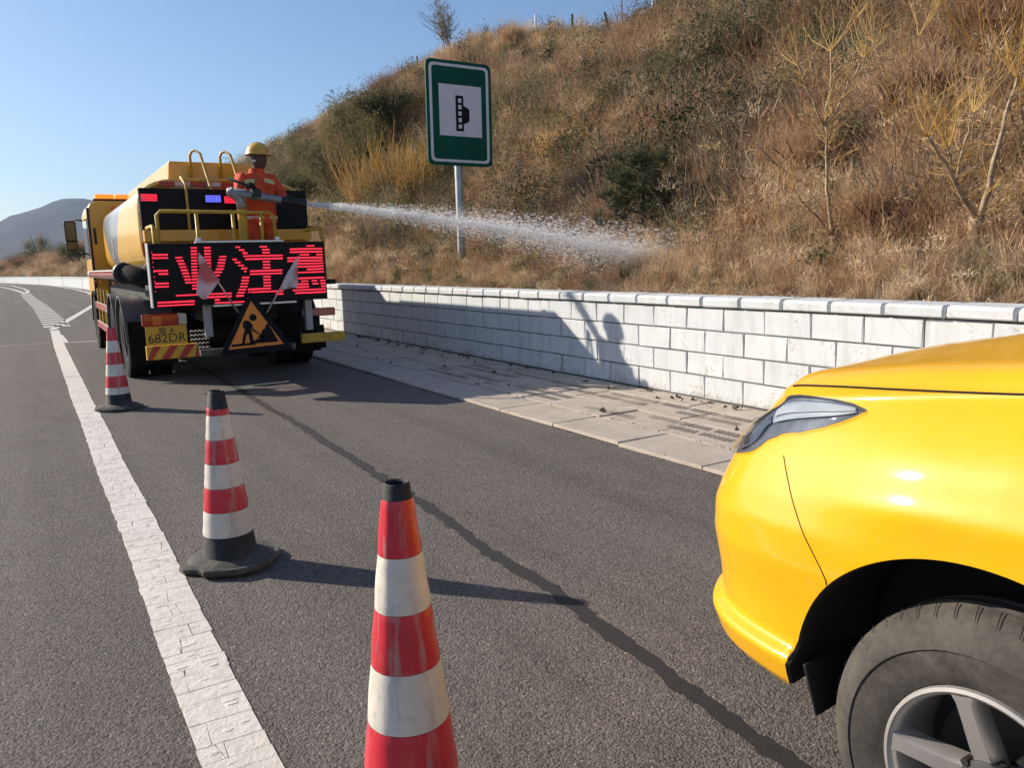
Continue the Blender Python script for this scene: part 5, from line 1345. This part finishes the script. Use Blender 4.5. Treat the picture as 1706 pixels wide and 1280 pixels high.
# jet of water: dense core near the nozzle breaking up into flying drops
L0 = Vector((7.1, 7.72, 1.40))
def jet(t): 
    p = N0+(L0-N0)*t; p.z += .30*t*(1-t); return p
V = []; F = []; MI = []
r = np.random.default_rng(5)
def jr(t): return .028+.30*t**1.05
ND = 62000
for k in range(ND):
    t = float(r.random()**.85)*1.04; mist = k > 46000; t = t if not mist else .35+.75*float(r.random()); c = jet(t); d = (jet(t+.01)-jet(t-.01)).normalized()
    R_ = jr(t)*min(abs(r.normal(0, .62 if not mist else 1.15)), 1.25 if not mist else 2.2); a = r.random()*6.283; u = d.orthogonal().normalized(); v = d.cross(u)
    c = c+(u*math.cos(a)+v*math.sin(a))*R_ + Vector((0, 0, -.10*t*t*r.random()))
    s_ = (.0016+.0050*r.random()**4)*(.7+.6*t)*(.55 if mist else 1); l = s_*(1.5+3.5*r.random()); dd = (d+Vector(r.normal(0, .18, 3))).normalized()
    w1 = dd.orthogonal().normalized(); w2 = dd.cross(w1); o = len(V)
    V += [c-dd*l, c+w1*s_, c+w2*s_, c-w1*s_, c-w2*s_, c+dd*l]
    F += [(o, o+2, o+1), (o, o+3, o+2), (o, o+4, o+3), (o, o+1, o+4), (o+5, o+1, o+2), (o+5, o+2, o+3), (o+5, o+3, o+4), (o+5, o+4, o+1)]; MI += [0]*8
mb = MB(); tt = np.linspace(0, .34, 30)
mb.tube([jet(t)+Vector((r.normal(0, .004), 0, r.normal(0, .006)))*(t > .05) for t in tt], [max(.004, jr(t)*(.92-.9*(t/.34)**2)*(1+.10*math.sin(t*90))) for t in tt], 14, False)
o = len(V); V += [Vector(p) for p in mb.v]; 
F4 = [tuple(i+o for i in f) for f in mb.f]
me = bpy.data.meshes.new('water_jet'); me.from_pydata([tuple(p) for p in V], [], F+F4)
def watermat(nm, op):
    b = NB(nm); b.col((.93, .93, .93)); b.set(Roughness=.10, Specular_IOR_Level=.7)
    tl_ = b.n('ShaderNodeBsdfTranslucent'); tl_.inputs[0].default_value = (.97, .96, .95, 1)
    m1 = b.n('ShaderNodeMixShader'); m1.inputs[0].default_value = .72; b.l(b.b.outputs[0], m1.inputs[1]); b.l(tl_.outputs[0], m1.inputs[2])
    tr = b.n('ShaderNodeBsdfTransparent'); m2 = b.n('ShaderNodeMixShader')
    if op is None:
        n = b.noise(b.pos(), 26, 4, .7); b.l(b.ramp(n, [(.30, .08), (.62, .62)]), m2.inputs[0])
    else: m2.inputs[0].default_value = op
    b.l(tr.outputs[0], m2.inputs[1]); b.l(m1.outputs[0], m2.inputs[2]); b.l(m2.outputs[0], b.out.inputs[0]); return b.m
me.materials.append(watermat('water_drops', .5)); me.materials.append(watermat('water_core', None))
me.polygons.foreach_set('material_index', [0]*len(F)+[1]*len(F4)); me.update()
wj = link('water', me); wj['kind'] = 'stuff'

# ================================================================== GREEN ROAD SIGN
YS = 13.3
c4 = [at(x, y, YS) for x, y in ((708, 95), (817, 108), (821, 279), (714, 273))]
ou = ((c4[1]-c4[0])+(c4[2]-c4[3]))/2; ov = ((c4[3]-c4[0])+(c4[2]-c4[1]))/2; oc = sum(c4, Vector())/4
def sp3(u, v, d=0.0): return oc+ou*(u-.5)+ov*(v-.5)+Vector((0, d, 0))
base = Vector((oc.x-.02, YS+.10, 0)); base.z = tz(base.x, base.y)-.2
rs = thing('road_sign', base, 'green emergency lay-by sign with white square on a grey post behind the wall', 'sign')
mb = MB(); mb.prism(rounded([tuple(sp3(*q)) for q in ((0, 0), (1, 0), (1, 1), (0, 1))], .13, 7), (0, .035, 0)); mb.build('board', [M['sign_green']], rs, bevel=.004)
def ringp(u0, u1, v0, v1, r_): return rounded([tuple(sp3(*q, -.003)) for q in ((u0, v0), (u1, v0), (u1, v1), (u0, v1))], r_, 7)
a, b2 = ringp(.045, .955, .032, .968, .10), ringp(.085, .915, .058, .942, .075); n = len(a)
mb = MB(); vs = a+b2+[tuple(Vector(p)+Vector((0, .0045, 0))) for p in a+b2]
mb.add(vs, [(i, (i+1) % n, n+(i+1) % n, n+i) for i in range(n)] + [(i, 2*n+i, 2*n+(i+1) % n, (i+1) % n) for i in range(n)] + [(n+i, n+(i+1) % n, 3*n+(i+1) % n, 3*n+i) for i in range(n)])
mb.build('border', M['sign_white'], rs)
def spoly(name, pts, mat, d, th=.003):
    mb = MB(); mb.prism([tuple(sp3(u, v, d)) for u, v in pts], (0, th, 0)); return mb.build(name, M[mat], rs)
spoly('white_square', [(.185, .225), (.838, .225), (.838, .715), (.185, .715)], 'sign_white', -.0032)
spoly('pictogram', [(.435, .325), (.555, .325), (.555, .42), (.615, .435), (.645, .455), (.645, .555), (.615, .58), (.555, .595), (.555, .665), (.435, .665)], 'sign_black', -.0062)
for k in range(5): spoly('pictogram_dash', [(.474, .352+.062*k), (.522, .352+.062*k), (.522, .352+.062*k+.040), (.474, .352+.062*k+.040)], 'sign_white', -.0088)
mb = MB(); top = sp3(.5, .05); mb.tube([base, (base.x, base.y, top.z)], .075, 20); mb.build('post', M['steel'], rs, smooth=True, auto=50)
mb = MB()
for v in (.2, .8): p = sp3(.5, v); mb.box((p.x-.5, YS+.036, p.z-.03), (p.x+.5, YS+.06, p.z+.03))
mb.build('bracket', M['steel'], rs)

# ================================================================== CONES
def cone(loc, label, bands, H=.87, rot=0, notch=False, seed=1, hollow=True):
    rnd = random.Random(seed); L = Vector((loc[0], loc[1], 0)); t = thing('traffic_cone', L, label, 'traffic cone', 'traffic cones along the edge line')
    zb = .045; rb_, rt_ = (.134, .031) if H > .9 else (.130, .038)
    def rr(z): return rb_+(rt_-rb_)*(z-zb)/(H-zb)
    mb = MB(); wob = lambda k: 1+.012*math.sin(k*1.3+seed)
    mb.lathe([(rb_+.012, zb-.012), (rb_, zb), (rr(H*.5), H*.5), (rt_, H-.004), (rt_-.004, H), (rt_-.009, H-.004), (rt_-.006, H-.12), (.001, H-.121)], L, 'z', 40)
    mb.build('cone_body', M['cone_black'], t, smooth=True, auto=40)
    # base: worn octagon of rubber with a raised collar
    n = 32; ring = []
    for k in range(n):
        a = 2*math.pi*k/n+rot; c = max(abs(math.cos(a-rot)), abs(math.sin(a-rot))); oc_ = .235/max(c, (abs(math.cos(a-rot))+abs(math.sin(a-rot)))*.765)
        ring.append((a, oc_*(1+rnd.uniform(-.012, .012))*(0.84 if notch and k in (17, 18) else 1)))
    mb = MB(); G = []
    for f, z in ((.97, .002), (1.0, .012), (1.0, .030), (.975, .036), (.80, .040), (.74, .042), (.66, .052), (.585, .058), (.44, .066)):
        row = []
        for a, o in ring:
            rad2 = o*f if f > .75 else (o*.3+.185*.7)*f/.75*1.02
            row.append((L.x+rad2*math.cos(a), L.y+rad2*math.sin(a), z+(.012*math.sin(a*2+seed) if (notch and f > .9) else 0)*.6+rnd.uniform(-.0012, .0012)+(.006 if notch and f > .9 else 0)))
        G.append(row+[row[0]])
    mb.grid(G); mb.build('base', M['cone_base'], t, smooth=True, auto=32)
    for mat, f0, f1, tl_ in bands:               # fractions measured down from the top
        z1_, z0 = H-(H-zb)*f0, H-(H-zb)*f1; G = []
        m_ = 10
        for i in range(m_+1):
            row = []
            for k in range(41):
                a = 2*math.pi*k/40; z = z0+(z1_-z0)*i/m_ + (tl_*math.cos(a-2.2) if i == m_ else 0)
                r2 = rr(z)+(.0010 if i in (0, m_) else .0026)+.0007*math.sin(a*3+i*.8+seed)*(0 if i in (0, m_) else 1)+(.0016 if k in (23, 24) else 0)
                row.append((L.x+r2*math.cos(a), L.y+r2*math.sin(a), z))
            G.append(row)
        mb = MB(); mb.grid(G); mb.build('red_band' if 'red' in mat else 'white_band', M[mat], t, smooth=True)
    return t
R_, W_ = 'cone_red', 'cone_white'
cone((.678, 1.662), 'nearest striped traffic cone, cut by the bottom edge, with a black hollow top', [(R_, .041, .186, 0), (W_, .187, .332, 0), (R_, .333, .485, 0), (W_, .486, .641, 0), (R_, .642, .798, 0), (W_, .799, .90, 0)], H=.95, seed=2, rot=.3)
cone((.715, 3.95), 'striped traffic cone with a slanted black tip and torn base, between the other two cones', [(R_, .10, .140, .017), (W_, .141, .283, 0), (R_, .284, .424, 0), (W_, .425, .565, 0), (R_, .566, .706, 0), (W_, .707, .852, 0)], seed=5, rot=.2, notch=True)
cone((.69, 9.27), 'farthest striped traffic cone, beside the truck rear wheels, red to the very top', [(R_, .005, .168, 0), (W_, .169, .318, 0), (R_, .319, .468, 0), (W_, .469, .618, 0), (R_, .619, .762, 0), (W_, .763, .850, 0)], seed=9, rot=-.15)
M['x'] = None

# ================================================================== YELLOW CAR
car = thing('pickup_truck', (2.42, -.3, 0), 'bright yellow pickup nose with headlight and front wheel, cut by the right edge', 'car')
XM = 2.42
plan = [(1.53, -3.4), (1.53, -2.0), (1.525, -.8), (1.515, .0), (1.50, .50), (1.50, .85), (1.504, 1.12), (1.522, 1.33), (1.57, 1.50), (1.67, 1.64), (1.85, 1.76), (2.10, 1.84), (2.42, 1.87)]
def catmull(P_, n=24):
    P_ = [Vector((p[0], p[1])) for p in P_]; P_ = [P_[0]*2-P_[1]]+P_+[P_[-1]+Vector((.3, -.02))]; out = []
    for i in range(1, len(P_)-2):
        a, b, c, d = P_[i-1:i+3]
        for k in range(n):
            t = k/n; out.append(.5*((2*b)+(c-a)*t+(2*a-5*b+4*c-d)*t*t+(3*b-a-3*c+d)*t**3))
    out.append(P_[-2]); return out
PLN = catmull(plan); PLS = [0]
for a, b in zip(PLN[:-1], PLN[1:]): PLS.append(PLS[-1]+(b-a).length)
PLx = np.array([p.x for p in PLN]); PLy = np.array([p.y for p in PLN]); PLS = np.array(PLS)
def plan_at(s):
    x, y = np.interp(s, PLS, PLx), np.interp(s, PLS, PLy); e = .006
    dx = np.interp(s+e, PLS, PLx)-np.interp(s-e, PLS, PLx); dy = np.interp(s+e, PLS, PLy)-np.interp(s-e, PLS, PLy); L = math.hypot(dx, dy)
    return x, y, dy/L, -dx/L           # inward normal (towards +x on the side)
def ztop(s):
    x, y, _, _ = plan_at(s)
    if x < 1.66: z = np.interp(y, [-3.4, -.5, .2, .75, 1.1, 1.35, 1.50, 1.65], [1.24, 1.22, 1.195, 1.155, 1.105, 1.072, 1.050, 1.025])
    else: z = np.interp(x, [1.66, 1.9, 2.42], [1.025, .99, .97])
    return float(z)
PROF = [(.33, .075), (.345, .040), (.38, .018), (.445, .000), (.462, .004), (.480, .026), (.50, .028), (.60, .016), (.70, .006), (.78, .0), (.86, .0), (.915, -.003), (.935, .000), (.95, .010), (.975, .020), (1.0, .030), (1.03, .046), (1.06, .068), (1.09, .096), (1.12, .130), (1.155, .175)]
PZ = np.array([p[0] for p in PROF]); PE = np.array([p[1] for p in PROF])
_zz = np.linspace(.30, 1.20, 901)
def _smooth(zs, es):
    e = np.interp(_zz, zs, es); out = e.copy()
    for sg, lo_ in ((4, 0), (11, 210)):
        k = np.arange(-3*sg, 3*sg+1); kr = np.exp(-k*k/(2*sg*sg)); kr /= kr.sum()
        q = np.convolve(np.pad(e, 3*sg, mode='edge'), kr, 'valid')
        if lo_ == 0: out[:] = q
        else:
            wq = np.clip((np.arange(901)-lo_)/30, 0, 1)*np.clip((880-np.arange(901))/60, 0, 1); out = out*(1-wq)+q*wq
    return out
_E1 = _smooth(PZ, PE)
_E2 = _smooth([.33, .345, .38, .445, .462, .48, .50, .60, .72, .82, .90, 1.0, 1.08, 1.155], [.085, .05, .02, .0, .004, .03, .032, .022, .004, .006, .03, .07, .115, .17])
def inset(z, s):
    zt = ztop(s); zr = .33+(z-.33)*(1.155-.33)/(zt-.33); x, y, _, _ = plan_at(s)
    e = float(np.interp(zr, _zz, _E1)); side = float(np.clip((1.30-y)/.40, 0, 1)) if x < 2 else 0.0; side = side*side*(3-2*side)
    e2 = float(np.interp(zr, _zz, _E2))
    # the lower skirt only exists ahead of the wheel
    return e*side+e2*(1-side)
HUBY, HUBZ, AR = .765, .375, .475
def zbot(y, x):
    dy = abs(y-HUBY); 
    if x < 1.7 and dy < AR: return HUBZ+math.sqrt(AR*AR-dy*dy)*(.975)
    dy = abs(y+2.45)
    if x < 1.7 and dy < AR: return HUBZ+math.sqrt(AR*AR-dy*dy)
    if x < 1.7 and HUBY < y < HUBY+AR+.07: return .33+.045*(1-(y-HUBY-AR)/.07)**2
    return .375 if (x < 1.7 and y < HUBY) else .33
def shear(s, z):
    x, y, nx_, ny_ = plan_at(s)
    if .6 < y < 1.8 and x < 2:                # panels lean forward: the bumper seam slants
        z0 = max(zbot(y, x), .69); t = min(1, max(0, (z-z0)/.30)); t = t**1.15
        s = s+.27*t*math.exp(-((y-1.15)/.19)**2/2)
    return s
def body_raw(s, z, off=0):
    x, y, nx_, ny_ = plan_at(s); e = inset(z, s)-off
    return Vector((x+nx_*e, y+ny_*e, z))
def body_pt(s, z, off=0): return body_raw(shear(s, z), z, off)
def s_of_y(y): return float(np.interp(y, PLy[:int(len(PLy)*.72)], PLS[:int(len(PLy)*.72)]))
cols = list(np.linspace(0, s_of_y(HUBY-AR-.001), 46))
cols += [s_of_y(HUBY-AR*math.cos(a)) for a in np.linspace(.02, math.pi-.02, 64)]
cols += list(np.linspace(s_of_y(HUBY+AR+.002), PLS[-1], 70))
cols = sorted(cols)
# rear wheel arch columns too
cols = sorted(cols+[s_of_y(-2.45-AR*math.cos(a)) for a in np.linspace(.02, math.pi-.02, 40)])
ROWZ = np.linspace(0, 1, 110)
GB = []
for s in cols:
    x, y, _, _ = plan_at(s); zt = ztop(s); zb_ = zbot(y, x); col_ = []
    for f in ROWZ:
        z = .33+(zt-.33)*f
        col_.append(z)
    col_ = np.array(col_); zm = min(.93, zt-.06)
    col_ = np.where(col_ < zm, zb_+(col_-.33)*(zm-zb_)/(zm-.33), col_)
    GB.append([body_pt(s, float(z)) for z in col_])
def mir(p): return Vector((2*XM-p[0], p[1], p[2]))
def grid_obj(name, G, mat, parent, flip=False, both=True, smooth=True):
    mb = MB(); mb.grid(G)
    if both: mb.grid([[mir(p) for p in r][::-1] for r in G])
    return mb.build(name, mat, parent, smooth=smooth, fixn=False)
# seam between bumper and fender, running from under the lamp to the arch
iseam = min(range(len(cols)), key=lambda i: abs(plan_at(cols[i])[1]-1.125))
full_grid = MB(); full_grid.grid(GB)
nr_ = len(ROWZ); VN = []
for s, colp in zip(cols, GB):
    x, y, nx_, ny_ = plan_at(s)
    for p in colp:
        e = .008; q_ = shear(s, p.z); s0, s1 = max(q_-e, 0), min(q_+e, PLS[-1]); a = body_raw(s1, p.z)-body_raw(s0, p.z); b = body_raw(q_, p.z+.003)-body_raw(q_, p.z-.003)
        n = a.cross(b); n = n.normalized() if n.length > 1e-9 else Vector((-nx_, -ny_, 0))
        VN.append(n if n.x*-nx_+n.y*-ny_ > 0 else -n)
def body_part(name, i0, i1, mat, both=True):
    sub = GB[i0:i1+1]; mb = MB(); mb.grid(sub); nn = VN[i0*nr_:(i1+1)*nr_]
    o = mb.build(name, mat, car, smooth=True, fixn=False)
    o.data.normals_split_custom_set_from_vertices([tuple(v) for v in nn])
    mb = MB(); mb.grid([[mir(p) for p in r][::-1] for r in sub]); n2 = []
    for i in range(len(sub)): n2 += [Vector((-v.x, v.y, v.z)) for v in nn[i*nr_:(i+1)*nr_][::-1]]
    o2 = mb.build(name, mat, car, smooth=True, fixn=False); o2.data.normals_split_custom_set_from_vertices([tuple(v) for v in n2])
    return o
idoor = min(range(len(cols)), key=lambda i: abs(plan_at(cols[i])[1]+.05))
ibed = min(range(len(cols)), key=lambda i: abs(plan_at(cols[i])[1]+1.6))
bump_ = body_part('front_bumper', iseam, len(cols)-1, M['car'])
fend = body_part('front_fender', idoor, iseam, M['car'])
body_part('door', ibed, idoor, M['car']); body_part('bed_side', 0, ibed, M['car'])
mb = MB(); mb.tube([body_pt(cols[iseam], z, .0006) for z in np.linspace(zbot(plan_at(cols[iseam])[1], 1.5)+.004, ztop(cols[iseam])-.165, 26)], .0013, 6); mb.build('panel_gap', M['gap'], car)
# bonnet
def zc_hood(y): return float(np.interp(y, [-.6, .2, .6, 1.07, 1.41, 1.61, 1.80, 1.92], [1.33, 1.31, 1.285, 1.22, 1.15, 1.095, 1.035, .99]))
ih0 = min(range(len(cols)), key=lambda i: abs(plan_at(cols[i])[1]+.45)); GH = []
VV = [0, .012, .03, .06, .10, .15, .22, .32, .45, .6, .78, 1]
for i in range(ih0, len(cols)):
    e = body_pt(cols[i], ztop(cols[i])); ys_ = min(e.y, 1.46+ (e.x-1.6)*.22) if e.y > 1.3 else e.y
    if e.y > 1.3: ys_ = 1.3+(e.y-1.3)*.78
    row = []
    for v in VV:
        pr = float(np.interp(v, [0, .012, .03, .06, .10, .15, .22, .32, .45, .6, .78, 1], [0.0, .02, .16, .36, .50, .565, .60, .66, .74, .84, .94, 1])); x = e.x+(XM-e.x)*v; y = e.y+(ys_-e.y)*v; zz = e.z+(zc_hood(y)-e.z)*pr
        row.append(Vector((x, y, zz)))
    GH.append(row)
hd = MB(); hd.grid(GH); hd.grid([[mir(p) for p in r] for r in GH])
hood = hd.build('bonnet', M['car'], car, smooth=True, fixn=False)
bm = bmesh.new(); bm.from_mesh(hood.data); bmesh.ops.remove_doubles(bm, verts=bm.verts, dist=.0005); bmesh.ops.recalc_face_normals(bm, faces=bm.faces); bm.to_mesh(hood.data); bm.free(); hood.data.shade_smooth()
mb = MB(); mb.tube([body_pt(cols[i], ztop(cols[i]))+Vector((.0, 0, .0015)) for i in range(ih0, min(len(cols), iseam+6))], .0026, 6); mb.build('bonnet_gap', M['gap'], car)
# headlight: outline in (y or arc, z) traced on the body surface
def s_on(px, py):                       # arc position and height on the body seen at that photo position
    best = None
    for s in np.linspace(s_of_y(.7), PLS[-1], 150):
        for z in np.linspace(.8, ztop(s), 60):
            p = body_pt(s, float(z))-EYE; q_ = plan_at(s); d = p.dot(FWD)
            if p.x*q_[2]+p.y*q_[3] < -.02: continue
            x = 853+FPX*p.dot(RGT)/d; y = 640-FPX*p.dot(UPV)/d; q = (x-px)**2+(y-py)**2
            if best is None or q < best[0]: best = (q, s, float(z))
    return best[1], best[2]
UP = [s_on(*q) for q in ((1226, 754), (1240, 722), (1262, 694), (1290, 672), (1322, 661), (1360, 658), (1400, 662), (1430, 671), (1443, 682))]
LO = [s_on(*q) for q in ((1228, 755), (1248, 750), (1272, 744), (1305, 734), (1340, 722), (1375, 712), (1405, 703), (1432, 693), (1443, 683))]
def _fit(L, deg=3):
    for _ in range(2):
        L = [L[0]]+[tuple(.25*a+.5*b+.25*c for a, b, c in zip(L[i-1], L[i], L[i+1])) for i in range(1, len(L)-1)]+[L[-1]]
    return L
UP, LO = _fit(UP), _fit(LO)
LO[-1] = UP[-1] = ((LO[-1][0]+UP[-1][0])/2, (LO[-1][1]+UP[-1][1])/2); LO[0] = ((LO[0][0]+UP[0][0])/2, (LO[0][1]+UP[0][1])/2); UP[0] = LO[0]
def lamp_surface(off, shrink, bulge, n=34, m_=10):
    G = []
    for i in range(n+1):
        t = i/n*(len(UP)-1); k = min(int(t), len(UP)-2); f = t-k
        su = UP[k][0]*(1-f)+UP[k+1][0]*f; zu = UP[k][1]*(1-f)+UP[k+1][1]*f; sl_ = LO[k][0]*(1-f)+LO[k+1][0]*f; zl = LO[k][1]*(1-f)+LO[k+1][1]*f
        row = []
        for j in range(m_+1):
            g_ = shrink+(1-2*shrink)*j/m_; b_ = bulge*(4*(j/m_)*(1-j/m_))**.5*(1-(2*i/n-1)**4)**.5
            s = sl_+(su-sl_)*g_; z = zl+(zu-zl)*g_; row.append(body_pt(s, min(z, ztop(s)-.001), off+b_))
        G.append(row)
    return G
def lamp_part(name, mat, off, shrink, bulge, parent, i0=0, i1=1, j0=0, j1=1):
    G = lamp_surface(off, shrink, bulge); n = len(G)-1; m_ = len(G[0])-1
    G = [r[int(j0*m_):int(j1*m_)+1] for r in G[int(i0*n):int(i1*n)+1]]
    mb = MB(); mb.grid(G); mb.grid([[mir(p) for p in r] for r in G]) if parent is car else None
    return mb.build(name, mat, parent, smooth=True)
for sgn in (1, -1):
    mx_ = (lambda p: p) if sgn == 1 else mir
    def lp(name, mat, parent, off, shrink, bulge, i0=0, i1=1, j0=0, j1=1):
        G = lamp_surface(off, shrink, bulge); n = len(G)-1; m_ = len(G[0])-1
        G = [[mx_(p) for p in r[int(round(j0*m_)):int(round(j1*m_))+1]] for r in G[int(round(i0*n)):int(round(i1*n))+1]]
        mb = MB(); mb.grid(G); return mb.build(name, mat, parent, smooth=True, fixn=True)
    hl_ = lp('headlight', M['lamp_dark'], car, .0015, 0, .001)
    lp('reflector', M['silver'], hl_, .004, .08, .003, .44, .92, .18, .80)
    for a_ in (.22, .36, .50, .64): lp('reflector', M['clear_lens'], hl_, .0085, .08, .003, .48, .90, a_, a_+.10)
    lp('inner_lamp', M['lamp_dark'], hl_, .006, .12, .006, .10, .44, .25, .85); lp('reflector', M['chrome'], hl_, .0075, .12, .006, .16, .24, .3, .7)
    lp('bezel', M['trim'], hl_, .005, .0, .0, 0, 1, .86, 1)
    lp('lens', M['lens'], hl_, .012, -.01, .012)
# wheel arch: rolled lip and dark liner
def arch(sgn, hy, nm='wheel_arch'):
    f = (lambda p: p) if sgn == 1 else mir; G = []; al = np.linspace(.02, math.pi-.0, 50) if hy > 0 else np.linspace(0, math.pi, 40)
    for a in al:
        y = hy-AR*math.cos(a); z = HUBZ+AR*math.sin(a)*(.975 if hy > 0 else 1); s = s_of_y(y); p = body_pt(s, max(z, .34))
        y2 = hy-(AR-.01)*math.cos(a); z2 = HUBZ+(AR-.012)*math.sin(a)
        G.append([f(q) for q in (Vector((p.x-.0015, p.y, z)), Vector((p.x+.004, y2, z2)), Vector((p.x+.03, y2, z2+.004)), Vector((1.60, y2, z2+.012)), Vector((1.86, y2, z2+.012)), Vector((1.87, hy-(AR*.45)*math.cos(a), HUBZ+AR*.45*math.sin(a))))])
    mb = MB(); mb.grid(G); return mb.build(nm, M['trim'], car, smooth=True, auto=40)
for sgn in (1, -1): arch(sgn, HUBY); arch(sgn, -2.45)
mb = MB(); mb.prism([(1.535, 1.205, .44), (1.535, 1.195, .44), (1.545, 1.165, .315), (1.545, 1.172, .315)], (.20, 0, .02)); mb.build('splash_guard', M['trim'], car, bevel=.004)
mb = MB(); mb.box((1.9, -3.2, .36), (2.94, 1.45, .42)); mb.box((1.9, 1.1, .42), (2.94, 1.58, .8)); mb.build('underbody', M['trim'], car)
# wheels
def car_wheel(hy, sgn):
    f = 1 if sgn == 1 else -1; X0 = 1.525 if sgn == 1 else 2*XM-1.525
    c = (X0, hy, HUBZ-.017); r = .36; h = .235
    def P(q): return [(rr_, f*hh) for rr_, hh in q]
    wd = MB(); wd.lathe(P([(.208, .03), (.214, .010), (.232, .001), (.262, -.006), (.290, -.010), (.2905, -.013), (.294, -.013), (.320, -.004), (.340, .012), (.352, .026), (.362, .046), (.366, .07), (.3675, .074), (.360, .078), (.360, .086), (.368, .09), (.368, .115), (.360, .119), (.360, .127), (.368, .131), (.366, .165), (.352, .205), (.30, .235), (.208, .2)]), c, 'x', 72)
    wh = wd.build('wheel', M['car_tyre'], car, smooth=True, auto=28)
    sp2 = MB()                                     # shoulder sipes
    for k in range(52):
        a = 2*math.pi*k/52; R2 = Matrix.Rotation(a, 3, 'X'); vs = []
        for hh, rr_, w_ in ((.020, .3488, .0008), (.0265, .3545, .0011), (.046, .3645, .0014), (.066, .3682, .0016)):
            for q in (-1, 1): vs.append(Vector(c)+R2 @ Vector((f*hh-f*.002, q*w_+(hh-.03)*.3, rr_+.0012)))
        sp2.add(vs, [(0, 1, 3, 2), (2, 3, 5, 4), (4, 5, 7, 6)])
    so_ = sp2.build('sipes', M['gap'], wh, fixn=False); so_['kind'] = 'stuff'
    rm = MB(); rm.lathe(P([(.212, .012), (.210, .002), (.202, .000), (.195, .006), (.190, .022), (.188, .10), (.184, .16), (.05, .165)]), c, 'x', 64)
    rim = rm.build('rim', [M['rim']], wh, smooth=True, auto=35)
    bk = MB(); bk.lathe(P([(.19, .152), (.13, .150), (.0, .150)]), c, 'x', 40); bk.build('rim_barrel', M['rim_dark'], wh, smooth=True)
    dk = MB(); dk.lathe(P([(.15, .12), (.15, .135), (.02, .135), (.15, .12)]), c, 'x', 40); dk.build('brake_disc', M['rim_dark'], wh, smooth=True, auto=30)
    for k in range(5):
        a = rad(-57+72*k) if hy > 0 else rad(20+72*k); mb = MB(); R2 = Matrix.Rotation(-a, 3, 'X')
        prof = [(.03, .024, .040), (.08, .024, .026), (.14, .021, .014), (.178, .022, .008), (.194, .030, .006)]
        rings = []
        for rr_, hw, hh in prof:
            rings.append([Vector(c)+R2 @ Vector((f*x_, q, rr_)) for x_, q in ((hh+.05, -hw*1.0), (hh+.012, -hw), (hh, -hw*.72), (hh, hw*.72), (hh+.012, hw), (hh+.05, hw*1.0))])
        mb.grid(rings); mb.build('spoke', M['rim'], wh, smooth=True, auto=30)
    hb_ = MB(); hb_.lathe(P([(.060, .06), (.056, .03), (.040, .022), (.034, .020), (.0, .018)]), c, 'x', 28); hb_.build('hub_cap', M['rim_dark'], wh, smooth=True, auto=40)
    bl = MB()
    for k in range(5):
        a = rad(-21+72*k); q = Vector(c)+Vector((f*.03, .058*math.sin(a), .058*math.cos(a))); bl.lathe([(0, -.006*f), (.009, -.006*f), (.009, .02*f)], q, 'x', 6)
    bl.build('wheel_nuts', M['rim_dark'], wh)['kind'] = 'stuff'
for hy in (HUBY, -2.45):
    for sgn in (1, -1): car_wheel(hy, sgn)
# cabin, windows and load bed (outside the frame, kept simple)
cb = MB(); secs_c = [(1.60, -.35, 1.24), (1.70, -.95, 1.68), (1.76, -1.05, 1.74), (1.78, -1.75, 1.74), (1.66, -1.95, 1.24)]
cb.grid([[Vector((x, y, z)), Vector((x+.08, y, z+.012)), Vector((XM, y, z+.03)), mir((x+.08, y, z+.012)), mir((x, y, z))] for x, y, z in secs_c])
cb.grid([[Vector((x, y, z)) for x, y, z in secs_c], [Vector((1.60, min(y, -.35), 1.23)) for x, y, z in secs_c]]); cb.grid([[mir((x, y, z)) for x, y, z in secs_c], [mir((1.60, min(y, -.35), 1.23)) for x, y, z in secs_c]])
cb.build('cabin', M['car'], car, smooth=True, auto=25)
mb = MB(); mb.add([(1.72, -.40, 1.275), (3.12, -.40, 1.275), (3.04, -.93, 1.67), (1.80, -.93, 1.67)], [(0, 1, 2, 3)]); wsd = mb.build('windscreen', M['glass'], car); wsd.location.z += .03; wsd.location.y += .02
mb = MB(); mb.box((1.62, -3.36, .55), (3.22, -3.34, 1.2)); mb.box((1.62, -2.0, .6), (3.22, -1.97, 1.2)); mb.build('tailgate', M['car'], car)
mb = MB(); mb.box((1.62, -3.3, .62), (3.22, -2.0, .64)); mb.build('bed_floor', M['trim'], car)
mb = MB(); mb.box((2.0, 1.735, .55), (2.84, 1.755, .80)); gr_ = mb.build('grille', M['trim'], car, bevel=.004); gr_.location.y += .03
del M['x']

# ================================================================== AIR
hz = MB(); hz.box((-3000, -600, -1.2), (3600, 3100, 330)); hzo = hz.build('haze', [], None)
b = bpy.data.materials.new('haze_air'); b.use_nodes = True; t_ = b.node_tree; t_.nodes.clear()
pv_ = t_.nodes.new('ShaderNodeVolumePrincipled'); pv_.inputs['Color'].default_value = (.42, .62, 1.0, 1); pv_.inputs['Density'].default_value = .00012; pv_.inputs['Anisotropy'].default_value = 0
om = t_.nodes.new('ShaderNodeOutputMaterial'); t_.links.new(pv_.outputs[0], om.inputs['Volume']); hzo.data.materials.append(b); hzo['kind'] = 'stuff'
